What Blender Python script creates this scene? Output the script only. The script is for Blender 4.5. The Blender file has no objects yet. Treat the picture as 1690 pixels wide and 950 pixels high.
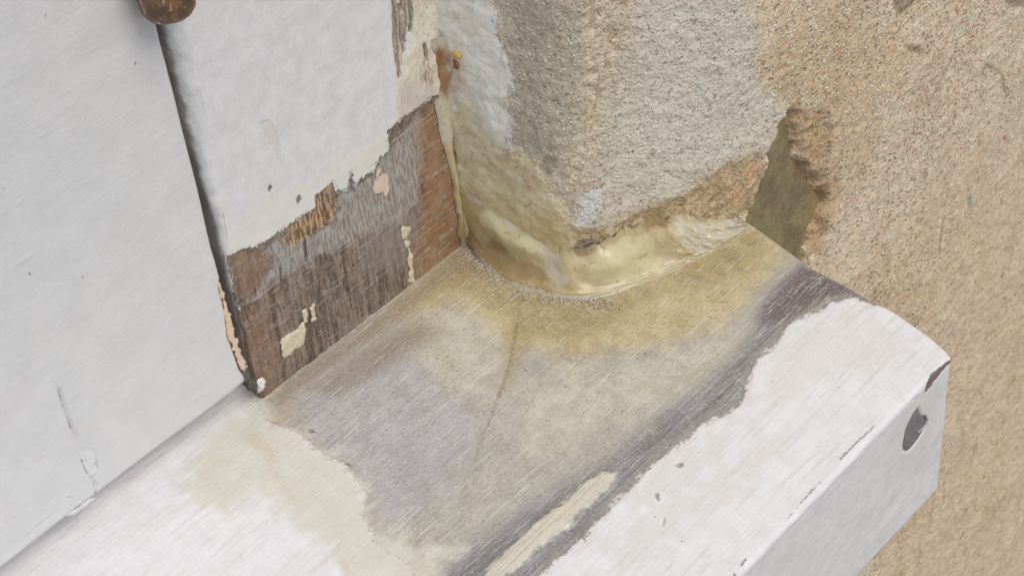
import bpy, math, random
import numpy as np
from mathutils import Vector, Matrix

scene = bpy.context.scene
MM = 0.001                                   # the scene is modelled in millimetres, built in metres

# ------------------------------------------------------------------ camera
CAM_POS = (-0.246775, -0.268479, 0.299872)
CAM_AXES = ((0.66180739, 0.53398003, -0.52619037),
            (-0.74503151, 0.39048349, -0.54078711),
            (-0.08330087, 0.74992531, 0.6562568))
cam_data = bpy.data.cameras.new('camera')
cam = bpy.data.objects.new('camera', cam_data)
scene.collection.objects.link(cam)
mw = Matrix.Identity(4)
for i in range(3):
    for j in range(3):
        mw[i][j] = CAM_AXES[i][j]
    mw[i][3] = CAM_POS[i]
cam.matrix_world = mw
cam_data.sensor_fit = 'HORIZONTAL'
cam_data.angle = math.radians(31.29)
cam_data.clip_start = 0.01
cam_data.clip_end = 200.0
cam_data.dof.use_dof = True
cam_data.dof.focus_distance = 0.465
cam_data.dof.aperture_fstop = 64.0
scene.camera = cam

# ------------------------------------------------------------------ overcast daylight
SUN_ELEV, SUN_AZ = math.radians(53), math.radians(174)      # azimuth clockwise from +Y
world = bpy.data.worlds.new('World')
scene.world = world
world.use_nodes = True
wt = world.node_tree
sky = wt.nodes.new('ShaderNodeTexSky')
sky.sky_type = 'NISHITA'
sky.sun_disc = False
sky.sun_elevation = SUN_ELEV
sky.sun_rotation = SUN_AZ
sky.air_density = 0.8
sky.dust_density = 2.5
sky.ozone_density = 0.4
bg = wt.nodes['Background']
bg.inputs['Strength'].default_value = 0.12
wt.links.new(sky.outputs[0], bg.inputs['Color'])
sun_data = bpy.data.lights.new('sun', 'SUN')
sun_data.energy = 1.2
sun_data.angle = math.radians(38)
sun_data.color = (1.0, 0.985, 0.90)
sun = bpy.data.objects.new('sun', sun_data)
scene.collection.objects.link(sun)
sd = Vector((math.sin(SUN_AZ) * math.cos(SUN_ELEV), math.cos(SUN_AZ) * math.cos(SUN_ELEV), math.sin(SUN_ELEV)))
sun.rotation_euler = sd.to_track_quat('Z', 'Y').to_euler()
sun.location = (0, -2, 3)
vs = scene.view_settings
vs.view_transform = 'Standard'
vs.look = 'None'
vs.exposure = -0.05
vs.gamma = 1.0
vs.use_curve_mapping = False

# ------------------------------------------------------------------ outlines of paint, stains and chips, in mm on each surface
# (sill: x along / distance out from the window; jamb and casement: x / height; wall: length along its plan / height)
DATA = {
 'sill': {
  'wood': [('p',[(-71.3,-2.2),(-36.1,-1.5),(3.2,-2.9),(14.2,26.6),(60.7,46.0),(62.0,56.8),(58.5,91.9),(56.1,87.1),(54.0,82.1),(48.9,79.1),(42.2,77.3),(35.1,75.8),(28.1,77.1),(21.0,76.7),(14.7,78.5),(11.1,80.2),(5.8,82.7),(1.6,81.0),(-6.6,79.1),(-14.9,78.2),(-21.8,77.4),(-29.5,78.1),(-37.6,78.3),(-49.4,79.1),(-61.2,78.5),(-69.6,78.7),(-85.1,62.5),(-80.9,56.7),(-81.8,46.5),(-79.0,40.0),(-72.6,34.6),(-71.9,25.5),(-73.0,18.8),(-72.2,11.5),(-75.5,6.5)],0)],
  'cream': [('p',[(-73.3,-1.5),(-69.9,-0.6),(-70.7,3.3),(-75.3,6.3),(-71.9,11.3),(-72.9,19.4),(-71.4,28.5),(-72.8,34.4),(-76.5,39.2),(-80.4,45.2),(-77.2,49.9),(-76.5,54.8),(-71.3,58.8),(-69.8,61.8),(-76.1,62.1),(-83.7,63.9),(-94.2,53.0),(-91.9,45.2),(-90.7,39.5),(-91.8,32.8),(-91.6,21.1),(-91.2,16.7),(-99.4,17.8),(-103.1,12.8),(-100.5,4.9),(-92.8,1.3),(-82.0,-0.1)],0)],
  'dark': [('p',[(56.1,64.7),(58.3,74.5),(58.7,92.7),(54.0,82.1),(48.9,79.1),(42.2,77.3),(35.1,75.8),(28.1,77.1),(21.0,76.7),(14.7,78.5),(11.1,80.2),(5.8,82.7),(1.6,81.0),(-6.6,79.1),(-14.9,78.2),(-21.8,77.4),(-29.5,78.1),(-37.6,78.3),(-49.4,79.1),(-61.2,78.5),(-68.7,79.7),(-85.1,62.5),(-70.5,61.7),(-55.4,64.6),(-42.3,66.1),(-28.5,69.2),(-11.5,70.1),(3.0,71.8),(16.3,71.9),(27.1,70.4),(38.1,65.8),(47.6,65.1)],0)],
  'purple': [('p',[(54.9,66.5),(58.7,78.0),(58.5,91.0),(54.4,81.8),(49.4,78.8),(41.7,76.7),(34.4,73.5),(31.2,70.3),(37.7,66.8),(46.7,65.7)],0)],
  'olive': [('p',[(-1.1,-1.1),(14.2,26.6),(60.7,46.0),(58.6,61.1),(50.2,63.2),(41.2,63.0),(31.3,64.6),(19.7,62.8),(7.4,57.2),(-3.5,48.8),(-12.6,44.9),(-13.3,35.9),(-18.9,32.9),(-15.3,19.8),(-18.6,10.7),(-26.8,8.0),(-32.0,2.7)],0)],
  'amber': [('p',[(-4.3,-1.3),(3.4,15.5),(7.8,31.9),(38.3,45.0),(55.2,50.0),(50.4,57.4),(33.1,54.7),(21.7,46.1),(5.2,43.7),(-6.7,40.0),(-11.4,32.3),(-25.2,37.4),(-29.7,38.1),(-17.2,29.1),(-10.0,25.2),(-10.3,13.4),(-16.2,4.4),(-21.6,3.2)],0)],
  'pale': [('p',[(-25.7,9.1),(-14.4,15.0),(-10.6,24.6),(-23.4,33.8),(-35.3,37.6),(-38.6,28.9),(-36.7,17.4)],0),('p',[(-26.5,41.4),(-12.0,48.2),(3.3,58.5),(16.8,66.9),(28.5,67.5),(21.5,71.7),(4.5,70.6),(-14.5,67.0),(-27.7,61.2),(-41.9,56.6)],0),('p',[(51.5,50.8),(55.5,67.1),(46.5,64.0),(45.8,58.8)],0)],
  'lilac': [('p',[(-67.2,4.8),(-51.3,5.1),(-36.6,9.2),(-35.7,18.4),(-40.0,30.2),(-40.4,40.2),(-51.6,46.5),(-69.6,49.8),(-75.2,44.0),(-70.8,34.0),(-71.4,21.0),(-70.3,12.0)],0)],
  'brownfoot': [('p',[(-73.7,-0.7),(-45.9,-0.3),(-17.9,-0.2),(0.8,-0.7),(-2.6,6.5),(-23.9,5.3),(-39.7,6.0),(-51.3,5.1),(-62.6,4.2),(-73.9,5.6)],0),('p',[(-62.6,4.2),(-43.4,5.5),(-27.9,9.1),(-26.2,15.7),(-43.9,14.1),(-57.9,11.7)],0)],
  'tongue': [('p',[(-30.2,73.4),(-33.6,75.1),(-39.7,74.7),(-49.1,75.0),(-58.1,74.1),(-68.9,73.8),(-74.2,73.9),(-77.8,70.1),(-72.7,69.8),(-65.7,68.9),(-54.7,69.1),(-45.6,69.9),(-38.8,69.7),(-32.1,70.7)],0)],
  'streak': [('p',[(-81.5,4.7),(-79.5,5.4),(-80.4,13.4),(-83.9,16.0),(-86.8,24.9),(-86.2,26.6),(-85.9,21.0),(-84.4,15.5),(-81.9,11.9),(-82.8,7.1)],0),('p',[(-72.7,4.8),(-65.5,5.1),(-69.5,7.6),(-75.7,8.4),(-76.4,6.2)],0),('p',[(-90.9,45.1),(-90.0,47.1),(-93.5,51.4),(-94.9,50.0)],0)],
  'crack': [('l',[(-4.3,21.8),(-16.2,30.2),(-26.2,36.3),(-36.9,41.3),(-48.9,46.8)],0.45)],
  'beige': [('p',[(30.0,77.6),(50.0,83.8),(52.2,100.4),(43.4,102.6),(31.4,92.9),(19.9,91.9),(12.2,86.7),(18.4,79.5)],0),('p',[(-27.4,79.1),(-14.6,79.8),(0.6,82.6),(-0.8,89.0),(-18.7,88.2),(-32.2,86.3),(-36.0,82.4)],0),('p',[(-100.2,3.5),(-83.9,-2.1),(-73.1,-1.3),(-75.7,11.5),(-90.5,20.9),(-99.5,18.6)],0),('p',[(-47.5,84.6),(-12.9,89.1),(9.2,94.1),(-1.6,98.3),(-33.6,94.4),(-51.9,91.6)],0)],
  'pock': [('p',[(-19.2,82.1),(-17.4,82.3),(-16.8,83.4),(-18.6,83.5)],0),('p',[(-70.4,13.3),(-69.3,13.4),(-69.6,15.3),(-70.5,14.8)],0),('l',[(-28.5,84.1),(-29.2,85.1)],0.35),('l',[(-32.6,89.5),(-34.0,90.2)],0.35),('l',[(-70.8,27.1),(-70.8,28.3)],0.3)],
  'chip': [('p',[(54.7,112.1),(51.2,111.3),(46.7,110.5),(44.1,111.6),(43.0,113.8),(44.2,114.8),(46.8,114.0),(49.8,113.4),(53.4,113.2),(55.7,113.8)],0)],
  'edgecrack': [('l',[(42.7,113.6),(36.2,111.8)],0.2),('l',[(23.6,109.3),(19.7,109.2),(14.6,109.0),(9.5,108.9)],0.28),('l',[(3.3,109.2),(-5.2,109.4),(-13.6,109.8)],0.25),('l',[(-28.7,109.4),(-30.5,109.7)],0.4),('l',[(-33.7,109.9),(-34.1,111.5)],0.5)],
  'frontbare': [('p',[(35.6,111.1),(44.2,114.8),(50.7,122.0),(50.6,132.8),(44.5,141.1),(35.5,135.6),(28.4,118.8)],0)],
 },
 'jamb': {
  'wood': [('p',[(-71.7,44.6),(-68.3,43.8),(-62.2,41.6),(-54.4,41.3),(-44.8,41.0),(-44.8,43.9),(-39.3,44.4),(-37.8,41.0),(-35.2,39.1),(-33.3,43.5),(-32.7,38.6),(-30.4,40.7),(-26.2,39.5),(-23.4,42.3),(-20.6,42.1),(-20.2,47.7),(-16.6,48.6),(-10.8,48.5),(-3.8,48.8),(-0.6,42.0),(1.5,31.4),(4.6,23.3),(6.4,12.4),(4.2,-2.9),(3.2,-10.5),(-76.4,-8.6),(-72.4,20.1),(-71.4,41.5)],0)],
  'slivers': [('l',[(-12.9,83.3),(-12.7,76.8),(-13.6,67.4),(-14.5,60.3)],0.35),('l',[(-8.8,81.2),(-9.5,73.5),(-11.3,67.8)],0.45),('l',[(-11.3,77.7),(-12.0,69.8),(-12.0,65.9)],0.35),('l',[(-5.3,63.8),(-5.1,60.0)],0.4),('l',[(-13.2,77.1),(-14.2,69.4),(-14.4,62.9)],0.3),('l',[(-7.9,79.1),(-8.3,73.6),(-9.1,69.9)],0.3),('l',[(-9.8,81.7),(-10.5,75.6)],0.35)],
  'stain': [('p',[(-1.8,62.2),(1.2,61.6),(3.0,56.5),(2.2,49.9),(-0.5,47.9),(-2.0,50.6),(-3.0,57.3)],0),('p',[(-6.7,62.7),(-4.3,62.3),(-3.5,56.7),(-5.1,52.4),(-8.3,53.3)],0),('p',[(-13.1,83.4),(-6.9,80.2),(-9.5,70.2),(-12.0,64.9),(-13.9,60.9),(-14.8,63.1),(-14.3,71.1)],0)],
  'veil': [('p',[(-18.1,46.8),(-16.5,52.1),(-14.0,58.4),(-8.6,56.1),(-4.4,51.1),(-3.1,46.3),(-9.5,46.1),(-16.6,45.9)],0)],
  'smear': [('p',[(-7.0,81.9),(16.7,69.6),(9.0,14.1),(3.7,25.2),(0.9,32.9),(-0.9,41.0),(-3.2,45.9),(-8.1,46.7),(-15.7,46.3),(-18.7,45.9),(-14.7,61.3),(-10.6,65.8)],0)],
  'glaze': [('p',[(-69.0,28.9),(-62.7,33.2),(-60.3,35.6),(-61.0,40.6),(-54.4,40.6),(-47.1,34.2),(-39.9,34.5),(-36.8,40.1),(-30.2,39.1),(-19.0,43.9),(-10.3,46.6),(-6.0,44.0),(-9.3,33.3),(-14.5,21.5),(-20.6,18.8),(-31.2,22.8),(-40.9,25.6),(-48.6,27.1),(-57.9,29.3),(-65.5,29.2)],0)],
  'glaze2': [('p',[(-33.2,23.5),(-20.3,19.2),(-14.2,23.3),(-9.6,18.3),(-14.9,6.2),(-27.3,9.8),(-35.0,14.2)],0)],
  'bare': [('p',[(-56.2,38.2),(-54.4,41.3),(-44.8,41.0),(-44.8,43.9),(-39.3,44.4),(-38.4,38.1),(-40.8,34.2),(-47.1,34.2),(-54.2,35.4)],0)],
  'leftbrown': [('p',[(-71.4,44.4),(-68.3,43.8),(-61.6,41.1),(-58.6,36.2),(-62.8,32.8),(-69.4,28.8),(-71.4,34.3)],0),('p',[(-70.5,28.1),(-64.5,25.6),(-63.4,13.4),(-64.8,-1.5),(-75.2,-3.4)],0)],
  'amber': [('p',[(-10.5,44.9),(-3.3,47.8),(0.5,40.2),(4.1,24.9),(1.6,-5.2),(-18.4,-1.5),(-17.9,8.2),(-12.5,20.3)],0)],
  'cream': [('p',[(-72.1,49.0),(-65.3,53.1),(-58.0,53.2),(-47.5,50.2),(-36.1,49.1),(-26.5,47.5),(-19.1,49.2),(-15.8,50.7),(-17.0,43.5),(-21.9,39.3),(-30.2,39.1),(-37.6,42.1),(-45.6,41.0),(-55.2,41.1),(-62.6,41.5),(-71.2,44.0)],0),('p',[(-70.7,60.0),(-68.9,58.9),(-68.4,46.5),(-70.4,43.5),(-71.5,48.6)],0)],
  'flakes': [('p',[(-27.3,35.1),(-26.2,36.6),(-23.6,37.1),(-22.0,36.7),(-22.0,32.1),(-23.7,29.8),(-24.9,32.4),(-26.9,32.6)],0),('p',[(-25.8,38.2),(-24.3,39.9),(-23.8,38.2),(-25.4,36.4)],0)],
  'chip': [('p',[(-55.5,71.6),(-53.0,70.9),(-52.2,68.7),(-51.6,65.1),(-52.1,57.4),(-52.8,59.9),(-53.4,63.6),(-55.0,67.6)],0)],
  'pits': [('p',[(-57.2,54.3),(-56.3,55.0),(-55.9,53.5),(-56.9,53.1)],0),('p',[(-50.2,46.7),(-49.2,47.5),(-48.8,45.8),(-49.9,45.1)],0),('l',[(-50.0,34.3),(-50.7,28.5)],0.3),('l',[(-58.2,32.3),(-59.1,25.5)],0.2)],
 },
 'cas': {
  'crack': [('l',[(-120.5,42.1),(-120.6,38.1),(-120.6,34.1),(-120.5,31.3),(-120.2,29.2)],0.2),('l',[(-120.0,29.6),(-120.3,24.3),(-120.6,18.3),(-120.1,15.0)],0.05),('l',[(-119.9,15.7),(-119.5,12.5),(-120.2,9.1)],0.12),('l',[(-117.4,21.3),(-118.0,17.4),(-118.1,15.6),(-119.4,15.1)],0.18)],
  'hair': [('l',[(-126.5,14.8),(-125.3,13.5)],0.15),('l',[(-129.8,13.4),(-135.6,13.1),(-139.1,12.4)],0.12),('l',[(-120.8,45.9),(-120.5,42.1)],0.15)],
  'flake': [('p',[(-120.8,25.0),(-117.2,22.0),(-118.1,15.1),(-120.1,15.0),(-120.8,18.4)],0),('p',[(-128.6,10.7),(-121.6,10.0),(-120.2,9.1),(-125.4,8.8)],0)],
  'bare': [('p',[(-76.3,40.1),(-75.5,35.9),(-75.4,30.4),(-75.2,23.7),(-75.0,18.8),(-74.4,13.3),(-75.3,12.5),(-76.3,15.0),(-76.8,21.1),(-77.3,24.4),(-76.7,31.3)],0)],
  'patch': [('p',[(-83.5,50.8),(-81.1,51.5),(-75.9,48.6),(-74.5,44.2),(-77.8,42.6),(-82.0,46.8)],0)],
  'specks': [('l',[(-82.8,103.0),(-82.8,102.5)],0.35),('l',[(-98.7,122.6),(-98.6,122.3)],0.35),('l',[(-118.3,73.0),(-118.2,72.6)],0.4),('l',[(-107.6,64.6),(-107.4,64.2)],0.35),('l',[(-98.9,18.4),(-98.8,18.2)],0.3),('l',[(-96.6,97.7),(-96.5,97.5)],0.25)],
  'run': [('l',[(-119.9,76.6),(-116.6,76.6)],0.5)],
 },
 'wall': {
  'white': [('p',[(4.3,82.6),(21.9,85.7),(21.4,76.1),(21.8,67.9),(23.3,62.5),(24.6,57.0),(23.2,48.0),(22.8,40.5),(21.2,33.2),(14.5,31.3),(11.5,34.3),(5.5,32.9),(4.1,55.8)],0)],
  'cream': [('p',[(6.1,42.2),(12.0,46.2),(15.1,37.9),(21.2,33.7),(27.5,32.1),(30.4,28.4),(32.4,24.1),(35.0,17.6),(36.5,10.7),(37.1,2.8),(38.0,-9.5),(27.2,-12.9),(3.6,-5.1)],0)],
  'grey': [('p',[(21.9,85.7),(88.2,69.1),(89.2,58.5),(92.5,46.5),(89.3,39.2),(96.2,28.2),(103.7,17.0),(100.3,11.4),(94.5,9.0),(81.1,13.7),(73.5,12.1),(68.0,10.1),(53.7,11.6),(46.5,10.0),(38.1,6.6),(34.3,18.5),(29.1,31.9),(21.3,34.7)],0)],
  'greydark': [('p',[(21.9,85.7),(42.2,86.3),(42.5,67.0),(41.2,57.3),(41.1,43.5),(36.8,33.4),(29.3,33.7),(23.1,36.9),(24.6,57.0)],0)],
  'sandband': [('p',[(42.2,86.3),(55.2,81.7),(53.5,62.8),(48.8,51.1),(46.6,41.4),(43.3,28.2),(38.9,20.1),(34.8,26.1),(38.4,36.9),(40.5,47.1)],0),('p',[(34.0,66.6),(37.6,68.1),(37.9,63.1),(35.0,61.6)],0)],
  'greypale': [('p',[(58.4,80.6),(87.2,69.6),(89.3,41.0),(101.5,17.5),(87.2,16.0),(71.7,13.9),(59.1,13.7),(52.7,29.7),(57.1,51.2)],0)],
  'brown': [('p',[(46.5,9.3),(53.6,10.3),(67.9,9.3),(74.4,11.1),(81.1,13.4),(91.7,10.6),(95.3,4.6),(91.8,-2.4),(88.4,-6.5),(77.0,-4.9),(67.7,0.8),(55.1,3.7),(46.2,3.9)],0),('p',[(36.1,10.8),(44.8,10.4),(46.2,4.8),(37.8,0.7)],0)],
  'pink': [('p',[(82.0,3.4),(84.1,4.9),(86.2,2.4),(85.5,-0.9),(82.6,-0.9)],0),('p',[(86.2,7.8),(91.7,8.6),(93.6,5.6),(89.4,3.0)],0)],
  'whitespot': [('p',[(38.3,22.1),(43.0,23.6),(44.4,18.3),(41.8,16.4),(38.7,16.3)],0),('p',[(37.2,16.1),(42.6,16.2),(41.6,13.2),(37.3,12.6)],0)],
  'stain': [('p',[(7.6,60.2),(10.8,60.1),(11.3,55.7),(9.8,48.4),(7.7,44.4),(6.9,51.3)],0),('p',[(8.2,51.6),(9.2,51.8),(8.7,48.9),(8.1,49.1)],0),('p',[(19.5,30.9),(20.3,32.2),(20.4,30.4),(19.5,29.5)],0),('p',[(25.4,24.5),(27.0,25.4),(27.0,23.9),(25.8,22.9)],0)],
  'hollow': [('p',[(36.6,7.2),(40.5,7.7),(44.4,4.3),(49.6,2.2),(46.9,0.7),(41.7,0.1),(37.8,1.7),(36.2,4.5)],0)],
  'pebble': [('p',[(29.5,31.4),(31.7,34.7),(34.1,33.5),(33.9,30.2),(31.2,28.0)],0)],
  'cavity': [('p',[(104.8,16.8),(108.7,12.1),(111.4,6.7),(113.0,0.7),(112.6,-3.5),(116.3,-10.6),(118.8,-15.4),(122.5,-19.9),(126.5,-26.8),(123.8,-33.8),(119.0,-39.5),(116.3,-46.7),(89.6,-32.8),(89.0,-9.0),(93.6,0.5),(99.0,9.3)],0)],
  'cavrim': [('p',[(107.5,14.7),(121.1,7.8),(126.8,-1.6),(125.4,-8.0),(124.6,-14.8),(131.0,-23.2),(131.5,-31.2),(127.7,-33.1),(126.6,-41.3),(119.2,-43.0),(116.8,-35.8),(120.5,-27.2),(113.6,-14.1),(112.5,-1.0)],0)],
  'dark': [('p',[(151.3,29.9),(167.2,21.6),(161.5,17.7),(155.3,19.1)],0),('p',[(159.6,6.8),(167.8,2.9),(168.2,-0.6),(163.1,2.8)],0),('p',[(215.4,-5.7),(229.1,-12.9),(230.2,-18.3),(218.1,-11.0)],0),('l',[(190.6,-10.3),(186.3,-15.4),(180.3,-20.7),(175.6,-22.7)],0.35),('l',[(208.5,-26.9),(219.0,-36.3),(224.9,-49.0)],0.5),('p',[(123.2,-20.7),(126.1,-20.0),(126.8,-23.1),(124.0,-25.2)],0)],
  'rust': [('p',[(186.3,5.5),(188.4,4.8),(189.5,1.8),(187.5,2.0)],0),('p',[(226.0,-65.2),(228.8,-66.2),(229.2,-68.4),(226.8,-67.4)],0)],
  'blue': [('p',[(206.0,-77.3),(208.3,-77.5),(209.4,-82.8),(207.1,-82.0)],0)],
  'tan': [('p',[(93.7,38.7),(103.6,40.6),(114.1,42.2),(137.1,26.0),(163.2,1.7),(145.9,-11.1),(135.3,-32.5),(128.0,-12.8),(112.5,12.9),(100.0,24.1)],0),('p',[(132.8,-95.4),(151.5,-78.8),(171.9,-78.2),(189.4,-105.8),(184.1,-123.7),(222.6,-176.6),(195.6,-155.3)],0)],
  'smooth': [('p',[(190.8,-61.4),(291.8,-98.6),(399.2,-526.2),(150.7,-266.1),(186.4,-213.2),(216.4,-190.3),(199.2,-123.8)],0)],
 },
 'front': {
  'gouge': [('p',[(40.6,117.2),(41.5,119.8),(42.6,121.9),(43.8,122.9),(45.1,124.4),(45.7,127.0),(44.7,128.4),(43.4,128.8),(41.8,129.7),(40.2,130.1),(38.8,130.3),(37.4,130.0),(36.2,129.2),(34.9,127.5),(34.5,125.6),(34.6,123.9),(34.9,122.3),(35.3,120.7),(36.3,119.4),(37.5,118.2),(38.8,117.4)],0)],
  'curl': [('p',[(44.0,122.7),(45.1,124.9),(44.7,126.3),(43.1,126.7),(41.1,126.3)],0)],
 },
 'jambfill': {
  'filler': [('p',[(-62.7,12.3),(-60.1,12.5),(-55.4,12.3),(-54.7,10.6),(-55.6,8.5),(-56.6,6.7),(-59.8,6.7),(-62.8,6.8)],0),('p',[(-54.6,15.8),(-53.7,15.7),(-54.0,12.2),(-55.0,12.4)],0),('p',[(-52.4,15.1),(-50.7,16.3),(-51.7,10.9),(-53.0,11.1)],0),('p',[(-20.5,19.0),(-17.9,16.7),(-19.1,13.8),(-18.4,7.9),(-19.3,-0.1),(-20.7,0.5),(-20.2,5.9),(-19.8,9.9),(-20.4,14.7)],0)],
 },
}
WALL_PLAN = [(-1.0,6.0),(-0.25,1.48),(-0.18,1.11),(-0.11,0.74),(-0.03,0.38),(0.05,0.01),(0.14,-0.35),(0.24,-0.71),(0.35,-1.07),(0.46,-1.43),(7.11,-22.2),(7.84,-24.15),(8.74,-25.93),(9.81,-27.55),(11.05,-29.0),(12.46,-30.3),(14.03,-31.43),(15.78,-32.4),(17.69,-33.2),(43.84,-42.72),(47.15,-43.84),(50.47,-44.81),(53.83,-45.63),(57.21,-46.3),(60.62,-46.83),(64.05,-47.2),(67.51,-47.43),(71.0,-47.5),(2500.0,-48.0)]
BEAD_FOOT = [(0.0,-0.6),(-2.9,-6.7),(-3.8,-12.7),(-3.2,-19.2),(-0.0,-26.5),(5.3,-33.9),(10.5,-37.5),(18.4,-40.9),(26.7,-44.1),(36.2,-46.6),(43.5,-47.9),(57.2,-49.1)]
HORN_END = [(40.8,57.0),(48.4,57.4),(54.7,56.8),(67.8,55.8),(76.6,56.6),(86.5,57.0),(92.6,57.4),(99.1,57.1),(104.8,56.5),(108.8,55.7),(110.6,55.0)]
HINGE = (-75.59, -6.5, 111.82)
CRUMB_AT = (1.36, -4.24, 59.02)
RUST_AT = (1.12, -3.51, 56.46)
DEBRIS_AT = (-74.01, -0.6, 6.95)
SCRAP_AT = (-71.82, -0.8, 5.54)
BEAD_PAIR = [2.0, 7, 12.5, 18.5, 26, 32.5, 37, 44, 52, 61, 68, 80.0]
BEAD_TOP = [25.0, 22.5, 19.5, 16.5, 13.5, 11, 10, 11, 12.5, 13, 10.5, 4.0]

SLOPE = math.tan(math.radians(10))           # weathering slope of the sill
FRONT = 111.0                                # depth of the sill top

# ------------------------------------------------------------------ helpers
def hsh(ix, iy, iz, seed):
    h = (ix.astype(np.int64) * 374761393 + iy.astype(np.int64) * 668265263 + iz.astype(np.int64) * 2147483647 + seed * 974634757) & 0xffffffff
    h = ((h ^ (h >> 13)) * 1274126177) & 0xffffffff
    h = ((h ^ (h >> 16)) * 2246822519) & 0xffffffff
    return ((h ^ (h >> 15)) & 0xffff) / 65535.0

def vnoise(x, y, z=None, seed=0):
    """smooth value noise in -1..1"""
    if z is None:
        z = np.zeros_like(x)
    ix, iy, iz = np.floor(x), np.floor(y), np.floor(z)
    fx, fy, fz = x - ix, y - iy, z - iz
    fx = fx * fx * (3 - 2 * fx); fy = fy * fy * (3 - 2 * fy); fz = fz * fz * (3 - 2 * fz)
    r = 0
    for a in (0, 1):
        for b in (0, 1):
            for c in (0, 1):
                w = (fx if a else 1 - fx) * (fy if b else 1 - fy) * (fz if c else 1 - fz)
                r = r + w * hsh(ix + a, iy + b, iz + c, seed)
    return r * 2 - 1

def fbm(x, y, octaves=4, seed=0, gain=0.5):
    r, a, f = 0, 1.0, 1.0
    for o in range(octaves):
        r = r + a * vnoise(x * f + 17.3 * o, y * f - 9.1 * o, None, seed + o)
        a *= gain; f *= 2.03
    return r

def poly_sdf(px, py, poly):
    d = np.full(px.shape, 1e9); inside = np.zeros(px.shape, bool)
    n = len(poly)
    for i in range(n):
        ax, ay = poly[i]; bx, by = poly[(i + 1) % n]
        ex, ey = bx - ax, by - ay
        L = ex * ex + ey * ey + 1e-12
        t = np.clip(((px - ax) * ex + (py - ay) * ey) / L, 0, 1)
        d = np.minimum(d, np.hypot(px - ax - t * ex, py - ay - t * ey))
        if ay != by:
            c = ((ay > py) != (by > py)) & (px < (bx - ax) * (py - ay) / (by - ay) + ax)
            inside ^= c
    return np.where(inside, d, -d)

def line_sdf(px, py, pts, w):
    d = np.full(px.shape, 1e9); n = len(pts) - 1
    for i in range(n):
        ax, ay = pts[i]; bx, by = pts[i + 1]
        ex, ey = bx - ax, by - ay
        t = np.clip(((px - ax) * ex + (py - ay) * ey) / (ex * ex + ey * ey + 1e-12), 0, 1)
        d = np.minimum(d, np.hypot(px - ax - t * ex, py - ay - t * ey))
    return w - d

def layer(surface, name, px, py):
    """signed distance in mm to a named outline, positive inside"""
    r = np.full(px.shape, -20.0)
    for kind, pts, w in DATA[surface][name]:
        r = np.maximum(r, poly_sdf(px, py, pts) if kind == 'p' else line_sdf(px, py, pts, w))
    return np.clip(r, -20, 20)

def layers(surface, px, py):
    return {k: layer(surface, k, px, py) for k in DATA[surface]}

def sstep(x, a, b):
    t = np.clip((x - a) / (b - a), 0, 1)
    return t * t * (3 - 2 * t)

def make_mesh(name, verts, faces, mat, attrs=None, parent=None, smooth=True):
    me = bpy.data.meshes.new(name)
    v = np.asarray(verts, float).reshape(-1, 3) * MM
    me.from_pydata(v.tolist(), [], faces)
    if smooth:
        me.polygons.foreach_set('use_smooth', np.ones(len(me.polygons), bool))
    for k, a in (attrs or {}).items():
        at = me.attributes.new(k, 'FLOAT', 'POINT')
        at.data.foreach_set('value', np.asarray(a, np.float32).ravel())
    me.materials.append(mat)
    me.update()
    o = bpy.data.objects.new(name, me)
    scene.collection.objects.link(o)
    if parent is not None:
        o.parent = parent
        o.location = -parent.location
    return o

def grid_faces(n, m, keep=None, off=0):
    i, j = np.meshgrid(np.arange(n - 1), np.arange(m - 1), indexing='ij')
    a = i * m + j
    q = np.stack([a, a + m, a + m + 1, a + 1], -1)
    if keep is not None:
        k = keep[:-1, :-1] & keep[1:, :-1] & keep[:-1, 1:] & keep[1:, 1:]
        q = q[k]
    return (q.reshape(-1, 4) + off).tolist()

def tag(o, label=None, cat=None, group=None, kind=None):
    if label: o['label'] = label
    if cat: o['category'] = cat
    if group: o['group'] = group
    if kind: o['kind'] = kind
    return o

def thing(name, loc, label, cat, group=None):
    o = bpy.data.objects.new(name, None)
    o.empty_display_size = 0.01
    o.location = Vector(loc) * MM
    scene.collection.objects.link(o)
    return tag(o, label, cat, group, 'thing')

def spaced(*segs):
    """coordinates from (start, end, step) runs"""
    out = []
    for a, b, st in segs:
        n = max(1, int(round((b - a) / st)))
        out.extend(np.linspace(a, b, n, endpoint=False).tolist())
    out.append(segs[-1][1])
    return np.array(out)

# ------------------------------------------------------------------ node shorthand
def lin(c):
    c = c / 255.0
    return c / 12.92 if c <= 0.04045 else ((c + 0.055) / 1.055) ** 2.4

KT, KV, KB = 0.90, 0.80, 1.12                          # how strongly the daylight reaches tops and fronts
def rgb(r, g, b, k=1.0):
    return tuple(min(0.9, lin(v) / k) for v in (r, g, b)) + (1.0,)

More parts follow.
